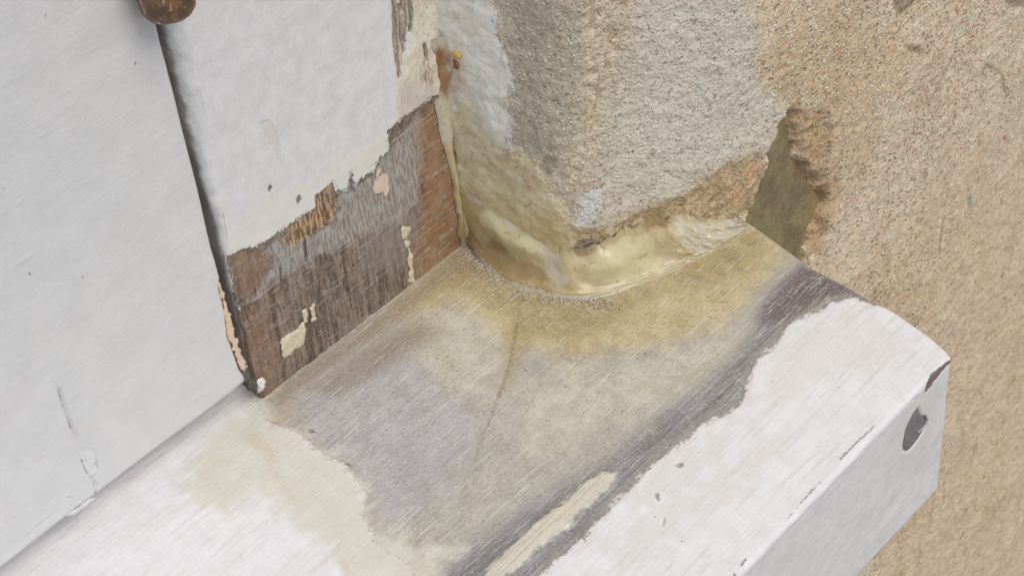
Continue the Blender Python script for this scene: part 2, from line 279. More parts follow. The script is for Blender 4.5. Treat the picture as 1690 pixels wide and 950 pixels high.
class Nodes:
    def __init__(self, name):
        self.mat = bpy.data.materials.new(name)
        self.mat.use_nodes = True
        self.t = self.mat.node_tree
        self.bsdf = self.t.nodes['Principled BSDF']
        tc = self.t.nodes.new('ShaderNodeTexCoord')
        m = self.t.nodes.new('ShaderNodeVectorMath'); m.operation = 'SCALE'
        m.inputs['Scale'].default_value = 1000.0
        self.t.links.new(tc.outputs['Object'], m.inputs[0])
        self.P = m.outputs[0]
    def put(self, sock, v):
        if hasattr(v, 'links'):
            self.t.links.new(v, sock)
        else:
            sock.default_value = v
    def math(self, op, a, b=0.0, c=None, clamp=False):
        n = self.t.nodes.new('ShaderNodeMath'); n.operation = op; n.use_clamp = clamp
        self.put(n.inputs[0], a); self.put(n.inputs[1], b)
        if c is not None: self.put(n.inputs[2], c)
        return n.outputs[0]
    def add(self, a, b): return self.math('ADD', a, b)
    def sub(self, a, b): return self.math('SUBTRACT', a, b)
    def mul(self, a, b): return self.math('MULTIPLY', a, b)
    def inv(self, a): return self.math('SUBTRACT', 1.0, a)
    def mad(self, a, b, c): return self.math('MULTIPLY_ADD', a, b, c)
    def attr(self, name):
        n = self.t.nodes.new('ShaderNodeAttribute'); n.attribute_name = name
        return n.outputs['Fac']
    def warp(self, scale=(1, 1, 1), rot=(0, 0, 0)):
        n = self.t.nodes.new('ShaderNodeMapping')
        self.t.links.new(self.P, n.inputs['Vector'])
        n.inputs['Scale'].default_value = scale
        n.inputs['Rotation'].default_value = [math.radians(a) for a in rot]
        return n.outputs[0]
    def noise(self, scale, detail=3.0, rough=0.55, vec=None, dist=0.0):
        n = self.t.nodes.new('ShaderNodeTexNoise')
        self.t.links.new(vec if vec is not None else self.P, n.inputs['Vector'])
        n.inputs['Scale'].default_value = scale
        n.inputs['Detail'].default_value = detail
        n.inputs['Roughness'].default_value = rough
        n.inputs['Distortion'].default_value = dist
        return n.outputs['Fac']
    def voro(self, scale, vec=None, out='Distance', rnd=1.0):
        n = self.t.nodes.new('ShaderNodeTexVoronoi')
        self.t.links.new(vec if vec is not None else self.P, n.inputs['Vector'])
        n.inputs['Scale'].default_value = scale
        n.inputs['Randomness'].default_value = rnd
        return n.outputs[out]
    def z(self):
        n = self.t.nodes.new('ShaderNodeSeparateXYZ'); self.t.links.new(self.P, n.inputs[0])
        return n.outputs['Z']
    def ss(self, x, a, b):
        n = self.t.nodes.new('ShaderNodeMapRange'); n.interpolation_type = 'SMOOTHSTEP'
        flip = a > b
        self.put(n.inputs['Value'], x)
        n.inputs['From Min'].default_value = min(a, b); n.inputs['From Max'].default_value = max(a, b)
        n.inputs['To Min'].default_value = 1.0 if flip else 0.0
        n.inputs['To Max'].default_value = 0.0 if flip else 1.0
        return n.outputs['Result']
    def mix(self, f, a, b):
        n = self.t.nodes.new('ShaderNodeMix'); n.data_type = 'RGBA'; n.clamp_factor = True
        self.put(n.inputs[0], f); self.put(n.inputs[6], a); self.put(n.inputs[7], b)
        return n.outputs[2]
    def fmix(self, f, a, b):
        n = self.t.nodes.new('ShaderNodeMix'); n.data_type = 'FLOAT'; n.clamp_factor = True
        self.put(n.inputs[0], f); self.put(n.inputs[2], a); self.put(n.inputs[3], b)
        return n.outputs[0]
    def edge(self, name, w, *noises, bias=0.0):
        """mask of an outline whose edge is broken up by (noise, amplitude in mm) pairs"""
        d = self.attr(name)
        for nz, amp in noises:
            d = self.mad(self.sub(nz, 0.5), amp, d)
        if bias: d = self.add(d, bias)
        return self.ss(d, -w, w)
    def bump(self, height, strength=1.0, dist=0.001, prev=None):
        n = self.t.nodes.new('ShaderNodeBump')
        n.inputs['Strength'].default_value = strength
        n.inputs['Distance'].default_value = dist
        self.put(n.inputs['Height'], height)
        if prev is not None: self.t.links.new(prev, n.inputs['Normal'])
        return n.outputs[0]
    def finish(self, color, rough, normal=None, spec=0.5, coat=None, sss=None):
        b = self.bsdf.inputs
        self.put(b['Base Color'], color); self.put(b['Roughness'], rough)
        self.put(b['Specular IOR Level'], spec)
        if normal is not None: self.t.links.new(normal, b['Normal'])
        if coat is not None:
            self.put(b['Coat Weight'], coat); b['Coat Roughness'].default_value = 0.16
        if sss is not None:
            self.put(b['Subsurface Weight'], sss[0]); b['Subsurface Radius'].default_value = sss[1]
            b['Subsurface Scale'].default_value = 1.0
        return self.mat

# ------------------------------------------------------------------ ground below the window
g = Nodes('paving')
gn = g.noise(0.01, 5)
g_mat = g.finish(g.mix(gn, (0.20, 0.19, 0.175, 1), (0.32, 0.30, 0.275, 1)), 0.9, g.bump(gn, 0.4, 0.004))
gx = np.array([[-60000, -60000, -900], [60000, -60000, -900], [60000, 60000, -900], [-60000, 60000, -900]], float)
tag(make_mesh('ground', gx, [(0, 1, 2, 3)], g_mat), kind='structure')

# ------------------------------------------------------------------ rendered wall and plaster reveal
def wall_material():
    n = Nodes('wall_render')
    nb = n.noise(0.035, 4); nm = n.noise(0.16, 4, 0.6); nf = n.noise(0.55, 3, 0.6); nx = n.noise(1.6, 3, 0.65)
    grain = n.noise(0.62, 5, 0.68, n.warp((1, 1, 0.8), (0, 25, 0)))
    grain2 = n.noise(0.9, 3, 0.6, n.warp((1.25, 1.25, 0.6), (0, 35, 0)))
    cells = n.voro(0.8)
    smooth = n.edge('smooth', 22.0, (nb, 30))
    tan = n.edge('tan', 14.0, (nb, 24), (nm, 8))
    # grains of sand: pale and dark cells of about a millimetre
    wob = n.noise(1.1, 2, 0.5)
    g1 = n.voro(1.15); c1 = n.voro(1.15, None, 'Color')
    g2 = n.voro(0.80); c2 = n.voro(0.80, None, 'Color')
    ltg = n.mul(n.ss(c1, 0.60, 0.72), n.ss(n.mad(n.sub(wob, 0.5), 0.5, g1), 0.62, 0.36))
    dkg = n.mul(n.ss(c2, 0.44, 0.32), n.ss(n.mad(n.sub(wob, 0.5), 0.7, g2), 0.56, 0.26))
    pits = n.mul(n.ss(nx, 0.40, 0.32), n.ss(nf, 0.52, 0.40))
    # sand-coloured render
    sand = n.mix(n.ss(nm, 0.35, 0.7), rgb(199, 178, 149, KV), rgb(217, 200, 172, KV))
    sand = n.mix(n.mul(n.ss(nb, 0.45, 0.6), 0.5), sand, rgb(208, 192, 166, KV))
    sand = n.mix(n.mul(tan, 0.5), sand, rgb(182, 155, 118, KV))
    sand = n.mix(n.mul(smooth, 0.55), sand, rgb(196, 175, 148, KV))
    sand_g = n.mix(n.mul(n.ss(grain, 0.46, 0.34), 0.42), sand, rgb(146, 118, 86, KV))
    sand_g = n.mix(n.mul(dkg, 0.58), sand_g, rgb(134, 107, 77, KV))
    sand_g = n.mix(n.mul(ltg, 0.80), sand_g, rgb(234, 222, 200, KV))
    sand_g = n.mix(n.mul(pits, 0.65), sand_g, rgb(92, 70, 48, KV))
    vert = n.noise(0.25, 4, 0.65, n.warp((1, 1, 0.12)))
    sand_s = n.mix(n.mul(n.ss(nf, 0.47, 0.33), 0.35), sand, rgb(150, 122, 90, KV))
    sand_s = n.mix(n.mul(n.ss(n.noise(0.30, 3, 0.6), 0.38, 0.28), 0.75), sand_s, rgb(120, 92, 62, KV))
    sand_s = n.mix(n.mul(ltg, 0.22), sand_s, rgb(222, 210, 188, KV))
    sand_s = n.mix(n.mul(pits, 0.6), sand_s, rgb(110, 84, 58, KV))
    col = n.mix(n.mul(smooth, 0.85), sand_g, sand_s)
    v2 = n.noise(0.12, 3, 0.6, n.warp((1, 1, 0.14)))
    col = n.mix(n.mul(n.ss(v2, 0.54, 0.68), 0.2), col, rgb(222, 204, 180, KV))
    col = n.mix(n.mul(n.ss(v2, 0.46, 0.32), 0.2), col, rgb(164, 136, 100, KV))
    col = n.mix(n.mul(n.ss(vert, 0.39, 0.26), 0.5), col, rgb(132, 100, 66, KV))
    dm = n.edge('dark', 0.8, (nf, 2.5), (nx, 1.2))
    col = n.mix(n.mul(dm, 0.6), col, rgb(100, 82, 60, KV))
    col = n.mix(n.mul(n.edge('rust', 0.6, (nf, 2)), 0.7), col, rgb(172, 104, 60, KV))
    col = n.mix(n.mul(n.edge('blue', 0.6, (nf, 2)), 0.6), col, rgb(120, 124, 134, KV))
    col = n.mix(n.mul(n.edge('cavrim', 1.6, (nf, 6), (nm, 6), (grain, 3), bias=-0.8), 0.62), col, n.mix(nf, rgb(136, 106, 70, KV), rgb(182, 152, 112, KV)))
    # old grey masonry paint, worn back to the sand grain by grain
    grey = n.edge('grey', 2.6, (nm, 8), (nf, 8), (nx, 5.0), (grain, 6))
    gcol = n.mix(n.ss(nm, 0.3, 0.7), rgb(190, 180, 162, KV), rgb(202, 193, 175, KV))
    gcol = n.mix(n.mul(n.edge('greydark', 3.0, (nm, 8), (nf, 3)), 0.75), gcol, rgb(174, 165, 144, KV))  # reveal side darkened in colour, standing in for its weaker light
    gcol = n.mix(n.mul(n.edge('greypale', 5.0, (nm, 9)), 0.8), gcol, rgb(201, 195, 179, KV))
    gcol = n.mix(n.mul(ltg, 0.55), gcol, rgb(230, 220, 203, KV))
    gcol = n.mix(n.mul(n.ss(grain, 0.43, 0.33), 0.45), gcol, rgb(146, 134, 116, KV))
    gcol = n.mix(n.mul(n.mul(dkg, n.ss(nf, 0.52, 0.40)), 0.5), gcol, rgb(124, 106, 84, KV))
    gcol = n.mix(n.mul(n.ss(nx, 0.38, 0.31), 0.7), gcol, rgb(96, 82, 66, KV))
    worn = n.edge('sandband', 4.0, (nm, 9), (nf, 8), (nx, 5))
    gcol = n.mix(n.mul(worn, 0.7), gcol, n.mix(n.ss(grain, 0.38, 0.58), rgb(164, 142, 115, KV), rgb(212, 196, 171, KV)))
    gcol = n.mix(n.mul(n.mul(n.ss(nm, 0.56, 0.66), n.ss(nf, 0.48, 0.60)), 0.5), gcol, rgb(184, 164, 138, KV))
    col = n.mix(grey, col, gcol)
    # brown undercoat bared along the broken foot
    br = n.edge('brown', 1.4, (nm, 5), (nf, 5), (nx, 3.0), (grain, 3))
    bcol = n.mix(n.ss(nf, 0.35, 0.65), rgb(138, 116, 80, KV), rgb(186, 164, 126, KV))
    bcol = n.mix(n.mul(n.edge('pink', 1.5, (nf, 3), (nx, 1.5)), 0.5), bcol, rgb(200, 140, 108, KV))
    col = n.mix(n.mul(br, 0.75), col, bcol)
    # thick white gloss and cream filler over the reveal
    wh = n.edge('white', 0.8, (nm, 5), (nf, 5), (nx, 3))
    wcol = n.mix(n.ss(nm, 0.3, 0.7), rgb(210, 204, 188, KV), rgb(224, 221, 213, KV))
    wcol = n.mix(n.mul(n.ss(nx, 0.35, 0.30), 0.5), wcol, rgb(120, 108, 92, KV))
    col = n.mix(wh, col, wcol)
    cr = n.edge('cream', 3.2, (nm, 8), (nf, 5))
    ccol = n.mix(n.ss(nm, 0.3, 0.7), rgb(190, 176, 138, KV), rgb(208, 199, 168, KV))
    ccol = n.mix(n.mul(n.ss(n.noise(0.7, 2), 0.34, 0.28), 0.6), ccol, rgb(140, 108, 76, KV))
    ccol = n.mix(n.mul(n.ss(n.z(), 24.0, 8.0), 0.6), ccol, rgb(192, 170, 116, KV))
    col = n.mix(cr, col, ccol)
    col = n.mix(n.mul(n.edge('stain', 2.2, (nf, 4)), 0.45), col, rgb(158, 114, 76, KV))
    col = n.mix(n.mul(n.edge('hollow', 0.6, (nf, 3), (nx, 1.5)), 0.8), col, n.mix(nf, rgb(112, 106, 94, KV), rgb(158, 152, 138, KV)))
    ws = n.edge('whitespot', 0.5, (nf, 4), (nx, 1.5))
    col = n.mix(n.mul(ws, 0.8), col, rgb(206, 206, 203, KV))
    pb = n.edge('pebble', 0.4, (nf, 1.5))
    col = n.mix(n.mul(pb, 0.7), col, rgb(158, 152, 124, KV))
    gloss = n.math('MAXIMUM', wh, cr)
    rough = n.fmix(gloss, 0.93, n.mad(nf, 0.25, 0.26))
    hg = n.mul(n.add(n.add(n.mul(grain, 0.7), n.mul(ltg, 0.30)), n.sub(n.mul(n.inv(g1), 0.25), n.mul(dkg, 0.30))), n.fmix(smooth, 1.0, 0.45))
    hg = n.fmix(gloss, hg, n.add(n.mul(nf, 0.35), n.mul(nm, 0.5)))
    h = n.add(hg, n.mul(n.math('MAXIMUM', gloss, n.mul(grey, 0.35)), 0.5))
    h = n.sub(h, n.mul(br, 0.35))
    h = n.sub(h, n.mul(pits, 0.25))
    return n.finish(col, rough, n.bump(h, 0.8, 0.0010), spec=n.fmix(gloss, 0.2, 0.45))

plan = np.array(WALL_PLAN, float)
plan_s = np.r_[0, np.cumsum(np.linalg.norm(np.diff(plan, axis=0), axis=1))]
def plan_at(s):
    """point and outward normal of the wall in plan"""
    e = 0.8
    p = np.stack([np.interp(s, plan_s, plan[:, k]) for k in (0, 1)], -1)
    q0 = np.stack([np.interp(np.clip(s - e, 0, None), plan_s, plan[:, k]) for k in (0, 1)], -1)
    q1 = np.stack([np.interp(s + e, plan_s, plan[:, k]) for k in (0, 1)], -1)
    t = q1 - q0
    t = t / (np.linalg.norm(t, axis=-1, keepdims=True) + 1e-9)
    return p, np.stack([t[..., 1], -t[..., 0]], -1)

S_END = float(plan_s[-1])
S_SPLIT = 66.0

def wall_offset(s, z, A):
    """relief of the wall in mm, outward positive"""
    h = 0.7 * fbm(s / 22, z / 22, 3, 5) + 0.30 * fbm(s / 2.0, z / 2.0, 3, 9)
    gloss = np.maximum(sstep(A['white'], -1, 2), sstep(A['cream'], -1, 2))
    h = h * (1 - 0.5 * gloss) + gloss * (0.35 * fbm(s / 6, z / 6, 3, 31) + 0.5)
    edge = A['grey'] + 2.2 * fbm(s / 5, z / 5, 3, 41)
    h = h + 0.35 * sstep(edge, -0.8, 0.8) * (1 - sstep(A['smooth'], -20, 10))
    br = sstep(A['brown'] + 1.5 * fbm(s / 4, z / 4, 3, 51), -0.8, 1.2)
    h = h - 0.5 * br
    h = h - 0.5 * sstep(A['hollow'] + 1.0 * fbm(s / 2, z / 2, 3, 55), -0.5, 1.2)
    cav = sstep(A['cavity'] + 1.4 * fbm(s / 4, z / 4, 3, 61), -2.0, 3.5)
    rim = sstep(A['cavrim'] + 1.4 * fbm(s / 4, z / 4, 3, 71), -2, 2)
    h = h - 7.5 * cav - rim * (0.7 + 1.0 * fbm(s / 3, z / 3, 3, 81)) * (1 - cav)
    return h

wall_mat = wall_material()
wall = thing('rendered_wall', (60, -48, -900), 'sandy beige rendered wall with a grey painted rough plaster corner beside the window', 'wall')
zs = spaced((-900, -380, 20), (-380, -40, 0.8), (-40, 92, 0.5), (92, 110, 2), (110, 2400, 60))
def wall_piece(name, svals, label=None):
    s, z = np.meshgrid(svals, zs, indexing='ij')
    A = layers('wall', s, z)
    p, nrm = plan_at(s)
    h = wall_offset(s, z, A)
    h = h * sstep(s, -0.1, 2.0)
    X = np.stack([p[..., 0] + nrm[..., 0] * h, p[..., 1] + nrm[..., 1] * h, z], -1)
    o = make_mesh(name, X, grid_faces(len(svals), len(zs)), wall_mat, A, wall)
    if label: o['label'] = label
    return o
ap_v = [(x, y, z) for z in (-900.0, -69.0) for y in (-46.0, 40.0) for x in (-1500.0, 14.0)]
make_mesh('wall_below_sill', ap_v, [(0, 2, 3, 1), (4, 5, 7, 6), (0, 1, 5, 4), (2, 6, 7, 3), (0, 4, 6, 2), (1, 3, 7, 5)], wall_mat, {'smooth': [6.0] * 8, **{k: [-20.0] * 8 for k in DATA['wall'] if k != 'smooth'}}, wall, smooth=False)
wall_piece('plaster_reveal', spaced((0, S_SPLIT, 0.5)), 'grey painted rough plaster reveal with glossy white and cream smears')
wall_piece('wall_face', spaced((S_SPLIT, 110, 0.5), (110, 310, 0.7), (310, 420, 10), (420, S_END, 160)), 'gritty sand coloured render')

# olive resin that fills the broken pocket behind the sill end
def resin_material(name, kind):
    n = Nodes(name)
    nb = n.noise(0.09, 3); nm = n.noise(0.3, 4, 0.6); nf = n.noise(1.3, 3, 0.6)
    if kind == 'olive':
        c = n.mix(n.ss(nb, 0.35, 0.65), rgb(112, 102, 76, KV), rgb(136, 124, 88, KV))
        c = n.mix(n.mul(n.ss(nm, 0.5, 0.7), 0.35), c, rgb(150, 140, 112, KV))
        c = n.mix(n.mul(n.edge('glow', 5.0, (nm, 5)), 0.7), c, rgb(150, 128, 62, KV))
        rimm = n.edge('rimdist', 1.8, (nm, 5), (nf, 3))
        c = n.mix(n.mul(n.inv(rimm), 0.8), c, n.mix(nf, rgb(128, 102, 68, KV), rgb(172, 142, 102, KV)))
        c = n.mix(n.mul(n.ss(nm, 0.45, 0.33), 0.4), c, rgb(98, 84, 58, KV))
        c = n.mix(n.mul(n.ss(nf, 0.64, 0.72), 0.5), c, rgb(206, 200, 176, KV))
        c = n.mix(n.mul(n.ss(nf, 0.36, 0.28), 0.4), c, rgb(80, 70, 48, KV))
        h = n.add(n.mul(nm, 0.3), n.mul(nf, 0.3))
        return n.finish(c, n.mad(nm, 0.3, 0.30), n.bump(h, 0.9, 0.0012), coat=0.15)
    brown = n.attr('brown'); cream = n.attr('creamy'); dust = n.attr('dust'); shelf = n.attr('shelf')
    c = n.mix(n.ss(nb, 0.35, 0.65), rgb(204, 186, 136, KB), rgb(216, 201, 160, KB))
    c = n.mix(n.ss(n.mad(n.sub(nm, 0.5), 0.7, cream), 0.35, 0.65), c, rgb(220, 209, 182, KB))
    c = n.mix(n.ss(n.mad(n.sub(nm, 0.5), 0.7, shelf), 0.35, 0.65), c, rgb(226, 216, 172, KB))
    c = n.mix(n.mul(n.ss(n.mad(n.sub(nm, 0.5), 0.9, brown), 0.3, 0.75), 0.8), c, rgb(166, 136, 88, KB))
    c = n.mix(n.mul(n.ss(nm, 0.40, 0.30), 0.45), c, rgb(172, 146, 94, KB))
    c = n.mix(n.mul(n.attr('rusty'), 0.8), c, rgb(150, 98, 56, KB))
    fl = n.ss(n.noise(0.8, 3, 0.6, n.warp((1, 1, 1), (20, 30, 40))), 0.35, 0.29)
    c = n.mix(n.mul(fl, 0.5), c, rgb(126, 106, 74, KB))
    dn = n.ss(n.mad(n.sub(nf, 0.5), 1.8, dust), 0.38, 0.6)
    c = n.mix(n.mul(dn, 0.75), c, rgb(204, 196, 176, KB))
    rough = n.fmix(dust, n.mad(nm, 0.30, 0.16), 0.8)
    h = n.add(n.mul(nm, 0.5), n.mul(n.mul(nf, 0.35), n.add(0.3, dust)))
    return n.finish(c, rough, n.bump(h, 0.35, 0.0009), coat=0.4, sss=(0.6, (0.006, 0.0045, 0.002)))

cs, cz = np.meshgrid(np.linspace(60, 128, 150), np.linspace(-60, 22, 170), indexing='ij')
csd = layer('wall', 'cavity', cs, cz)
cp, cn = plan_at(cs)
ch = -3.9 + 0.5 * fbm(cs / 10, cz / 10, 2, 91) + 0.10 * fbm(cs / 2, cz / 2, 2, 95) + 2.4 * sstep(cs, 78, 64)
CX = np.stack([cp[..., 0] + cn[..., 0] * ch, cp[..., 1] + cn[..., 1] * ch, cz], -1)
glow = poly_sdf(cs, cz, [(64, -30), (78, -30), (90, -52), (70, -58), (60, -45)])
resin_fill = make_mesh('resin_fill', CX, grid_faces(150, 170, csd > -2.5), resin_material('olive_resin', 'olive'), {'glow': glow, 'rimdist': np.where(cs > 74, csd - 1.5, 6.0)})
tag(resin_fill, 'dark olive resin filling the broken pocket in the wall behind the sill end', 'resin')

# ------------------------------------------------------------------ window sill
def sill_material():
    n = Nodes('weathered_sill')
    t = n.attr('unfold')                                     # distance over the board from the window
    front = n.ss(t, FRONT + 1.0, FRONT + 2.6)
    nb = n.noise(0.05, 4); nm = n.noise(0.2, 4, 0.6); nf = n.noise(0.7, 3, 0.6); nx = n.noise(2.2, 3, 0.6)
    gs = n.noise(1.0, 5, 0.62, n.warp((0.05, 0.75, 0.75)))       # long grain along the board
    gf = n.noise(1.0, 4, 0.6, n.warp((0.11, 2.2, 2.2), (0, 0, -9)))  # fine sanding lines
    gd = n.noise(1.0, 4, 0.62, n.warp((0.34, 0.12, 0.3), (0, 0, 10)))
    # paint
    W = n.mix(n.ss(nm, 0.3, 0.7), rgb(230, 230, 231, KT), rgb(222, 221, 220, KT))
    W = n.mix(n.mul(n.ss(gs, 0.52, 0.66), 0.45), W, rgb(211, 205, 198, KT))
    be = n.edge('beige', 3.0, (nm, 12), (gs, 10), (nf, 3))
    W = n.mix(n.mul(be, 0.7), W, n.mix(nf, rgb(213, 210, 202, KT), rgb(224, 222, 216, KT)))
    W = n.mix(n.mul(n.ss(gf, 0.60, 0.72), 0.35), W, rgb(240, 240, 241, KT))
    W = n.mix(n.mul(n.ss(gf, 0.38, 0.29), 0.35), W, rgb(192, 188, 184, KT))
    F = n.mix(n.ss(nm, 0.3, 0.7), rgb(208, 207, 205, KV), rgb(217, 216, 214, KV))
    F = n.mix(n.mul(n.ss(gs, 0.42, 0.64), 0.30), F, rgb(196, 195, 192, KV))
    F = n.mix(n.mul(n.ss(n.noise(1.0, 4, 0.6, n.warp((0.6, 1, 0.18), (0, 38, 0))), 0.56, 0.7), 0.4), F, rgb(222, 224, 226, KV))
    F = n.mix(n.mul(n.edge('frontbare', 4.0, (nm, 6)), 0.5), F, rgb(200, 197, 188, KV))
    ff = n.noise(1.0, 5, 0.65, n.warp((0.35, 1, 0.9), (0, 40, 0)))
    F = n.mix(n.mul(n.ss(ff, 0.53, 0.66), 0.45), F, rgb(190, 189, 185, KV))
    F = n.mix(n.mul(n.ss(ff, 0.45, 0.34), 0.30), F, rgb(226, 228, 230, KV))
    F = n.mix(n.mul(n.mul(n.ss(nf, 0.60, 0.70), n.ss(nm, 0.52, 0.62)), 0.5), F, rgb(176, 170, 162, KV))
    F = n.mix(n.mul(n.ss(nx, 0.31, 0.27), 0.4), F, rgb(140, 136, 130, KV))
    W = n.mix(n.mul(n.ss(nx, 0.32, 0.27), 0.35), W, rgb(170, 164, 156, KT))
    W = n.mix(n.mul(n.mul(n.ss(gs, 0.55, 0.66), n.ss(nf, 0.5, 0.62)), 0.35), W, rgb(196, 190, 182, KT))
    paint = n.mix(front, W, F)
    # bare timber sealed with resin
    G = n.mix(n.ss(n.add(n.mul(nm, 0.6), n.mul(gs, 0.4)), 0.38, 0.62), rgb(172, 167, 155, KT), rgb(187, 183, 171, KT))
    G = n.mix(n.mul(n.edge('lilac', 5.0, (nm, 9)), 0.75), G, n.mix(n.ss(n.add(n.mul(nm, 0.65), n.mul(gs, 0.35)), 0.38, 0.62), rgb(168, 165, 168, KT), rgb(186, 183, 185, KT)))
    G = n.mix(n.mul(n.edge('pale', 5.0, (nm, 8), (gd, 5)), 0.8), G, n.mix(n.ss(nm, 0.35, 0.65), rgb(190, 184, 160, KT), rgb(206, 202, 182, KT)))
    G = n.mix(n.mul(n.edge('olive', 4.5, (nm, 8), (gd, 7)), 0.88), G, n.mix(n.ss(n.add(n.mul(gd, 0.35), n.mul(nm, 0.65)), 0.37, 0.61), rgb(180, 161, 108, KT), rgb(202, 187, 142, KT)))
    G = n.mix(n.mul(n.edge('amber', 2.8, (nm, 6), (gd, 6)), 0.6), G, n.mix(n.ss(gd, 0.35, 0.65), rgb(144, 123, 80, KT), rgb(172, 152, 106, KT)))
    G = n.mix(n.mul(n.edge('brownfoot', 3.0, (nm, 6), (gs, 4)), 0.62), G, rgb(142, 124, 100, KT))
    # weathered dark band beside the paint, with long grain
    da = n.edge('dark', 3.6, (gs, 9), (nm, 6), (gf, 3))
    D = n.mix(n.ss(n.add(n.mul(gs, 0.6), n.mul(gf, 0.4)), 0.36, 0.64), rgb(104, 102, 105, KT), rgb(152, 151, 153, KT))
    pu = n.edge('purple', 1.8, (gs, 5), (nm, 3))
    D = n.mix(n.mul(pu, 0.85), D, n.mix(gs, rgb(80, 64, 68, KT), rgb(112, 96, 98, KT)))
    G = n.mix(n.mul(da, 0.9), G, D)
    cm = n.edge('crack', 0.55, (nf, 1.6), (gd, 2.0), bias=-0.25)
    G = n.mix(n.mul(cm, 0.5), G, rgb(120, 100, 70, KT))
    # sanding lines, flecks and fine fibres
    sc = n.noise(1.0, 3, 0.55, n.warp((0.10, 2.6, 2.6), (0, 0, -16)))
    G = n.mix(n.mul(n.ss(sc, 0.59, 0.68), 0.6), G, rgb(222, 218, 208, KT))
    G = n.mix(n.mul(n.ss(gf, 0.58, 0.70), 0.20), G, rgb(208, 204, 196, KT))
    G = n.mix(n.mul(n.ss(gf, 0.42, 0.30), 0.16), G, rgb(122, 112, 104, KT))
    sc2 = n.noise(1.0, 3, 0.55, n.warp((0.22, 2.2, 2.2), (0, 0, -38)))
    G = n.mix(n.mul(n.ss(sc2, 0.61, 0.70), 0.22), G, rgb(220, 214, 202, KT))
    sep = n.t.nodes.new('ShaderNodeSeparateXYZ'); n.t.links.new(n.P, sep.inputs[0])
    ax, ay = n.add(sep.outputs['X'], 4.0), n.sub(sep.outputs['Y'], 3.0)
    ang = n.math('ARCTAN2', ax, n.mul(ay, -1.0))
    rad = n.math('SQRT', n.add(n.mul(ax, ax), n.mul(ay, ay)))
    cmb = n.t.nodes.new('ShaderNodeCombineXYZ')
    n.put(cmb.inputs[0], n.mul(ang, 46.0)); n.put(cmb.inputs[1], n.mul(rad, 0.09))
    fan = n.noise(1.0, 3, 0.6, cmb.outputs[0])
    G = n.mix(n.mul(n.ss(fan, 0.60, 0.70), 0.24), G, rgb(218, 210, 192, KT))
    G = n.mix(n.mul(n.ss(fan, 0.40, 0.30), 0.15), G, rgb(134, 116, 88, KT))
    salt = n.noise(1.9, 2, 0.6)
    G = n.mix(n.mul(n.ss(salt, 0.57, 0.68), 0.34), G, rgb(222, 214, 196, KT))
    G = n.mix(n.mul(n.ss(salt, 0.44, 0.33), 0.30), G, rgb(112, 100, 88, KT))
    fleck = n.ss(n.noise(1.0, 3, 0.6, n.warp((0.8, 1.5, 1.5), (0, 0, 35))), 0.37, 0.30)
    G = n.mix(n.mul(fleck, 0.55), G, rgb(110, 100, 90, KT))
    fib = n.ss(n.noise(1.0, 2, 0.5, n.warp((1.1, 1.7, 1.5), (0, 0, -35))), 0.655, 0.70)
    G = n.mix(n.mul(fib, 0.6), G, rgb(216, 208, 190, KT))
    wd = n.edge('wood', 0.45, (nm, 4.0), (nf, 3.2), (nx, 2.2), (gs, 3.0))
    col = n.mix(wd, paint, G)
    # a pinkish worn lip where the paint feathers out
    lip = n.mul(n.edge('wood', 0.8, (nm, 5.0), (nf, 3.0), bias=1.3), n.inv(wd))
    col = n.mix(n.mul(lip, 0.5), col, rgb(218, 204, 196, KT))
    # cream filler
    cr = n.edge('cream', 3.6, (nm, 11), (gs, 5), (nf, 4))
    C = n.mix(n.ss(nm, 0.3, 0.7), rgb(207, 202, 184, KT), rgb(215, 212, 197, KT))
    C = n.mix(n.mul(n.ss(gf, 0.58, 0.7), 0.3), C, rgb(234, 230, 220, KT))
    C = n.mix(n.mul(n.ss(nx, 0.34, 0.28), 0.35), C, rgb(164, 148, 128, KT))
    col = n.mix(n.mul(cr, 0.86), col, C)
    st = n.edge('streak', 1.6, (nm, 4), (nf, 4))
    col = n.mix(n.mul(st, 0.42), col, rgb(200, 176, 150, KT))
    tg = n.edge('tongue', 0.7, (nf, 2.0), (nm, 3.0), (nx, 0.8))
    col = n.mix(n.mul(tg, 0.92), col, n.mix(nm, rgb(214, 205, 184, KT), rgb(222, 215, 197, KT)))
    # pocks, chips and hairline breaks
    pk = n.edge('pock', 0.3, (nf, 1.6), (nx, 0.6), bias=-0.15)
    col = n.mix(n.mul(pk, 0.55), col, rgb(92, 86, 82, KT))
    grit = n.mul(n.ss(n.voro(0.16), 0.05, 0.025), n.ss(n.voro(0.16, None, 'Color'), 0.5, 0.55))
    col = n.mix(n.mul(grit, 0.7), col, rgb(110, 98, 88, KT))
    chp = n.edge('chip', 0.2, (nf, 0.8))
    col = n.mix(chp, col, n.mix(nf, rgb(96, 80, 76, KV), rgb(136, 118, 112, KV)))
    ec = n.edge('edgecrack', 0.12, (nx, 0.8), (nf, 1.0), bias=-0.12)
    col = n.mix(n.mul(ec, 0.65), col, rgb(110, 104, 100, KV))
    thick = n.math('MAXIMUM', n.math('MAXIMUM', n.inv(wd), n.mul(cr, 0.6)), tg)
    h = n.add(n.mul(thick, 0.45), n.add(n.mul(gf, 0.26), n.mul(nm, 0.25)))
    h = n.sub(h, n.add(n.mul(pk, 0.4), n.mul(n.add(chp, ec), 0.35)))
    h = n.sub(h, n.add(n.mul(n.mul(da, n.ss(gs, 0.55, 0.35)), 0.25), n.mul(cm, 0.15)))
    h = n.add(h, n.mul(n.mul(n.mul(fib, wd), n.inv(cr)), 0.25))
    rough = n.fmix(wd, n.mad(nm, 0.2, 0.42), n.mad(gf, 0.30, 0.20))
    rough = n.fmix(cr, rough, 0.5)
    return n.finish(col, rough, n.bump(h, 0.8, 0.0008), spec=0.45, coat=n.mul(wd, 0.6))

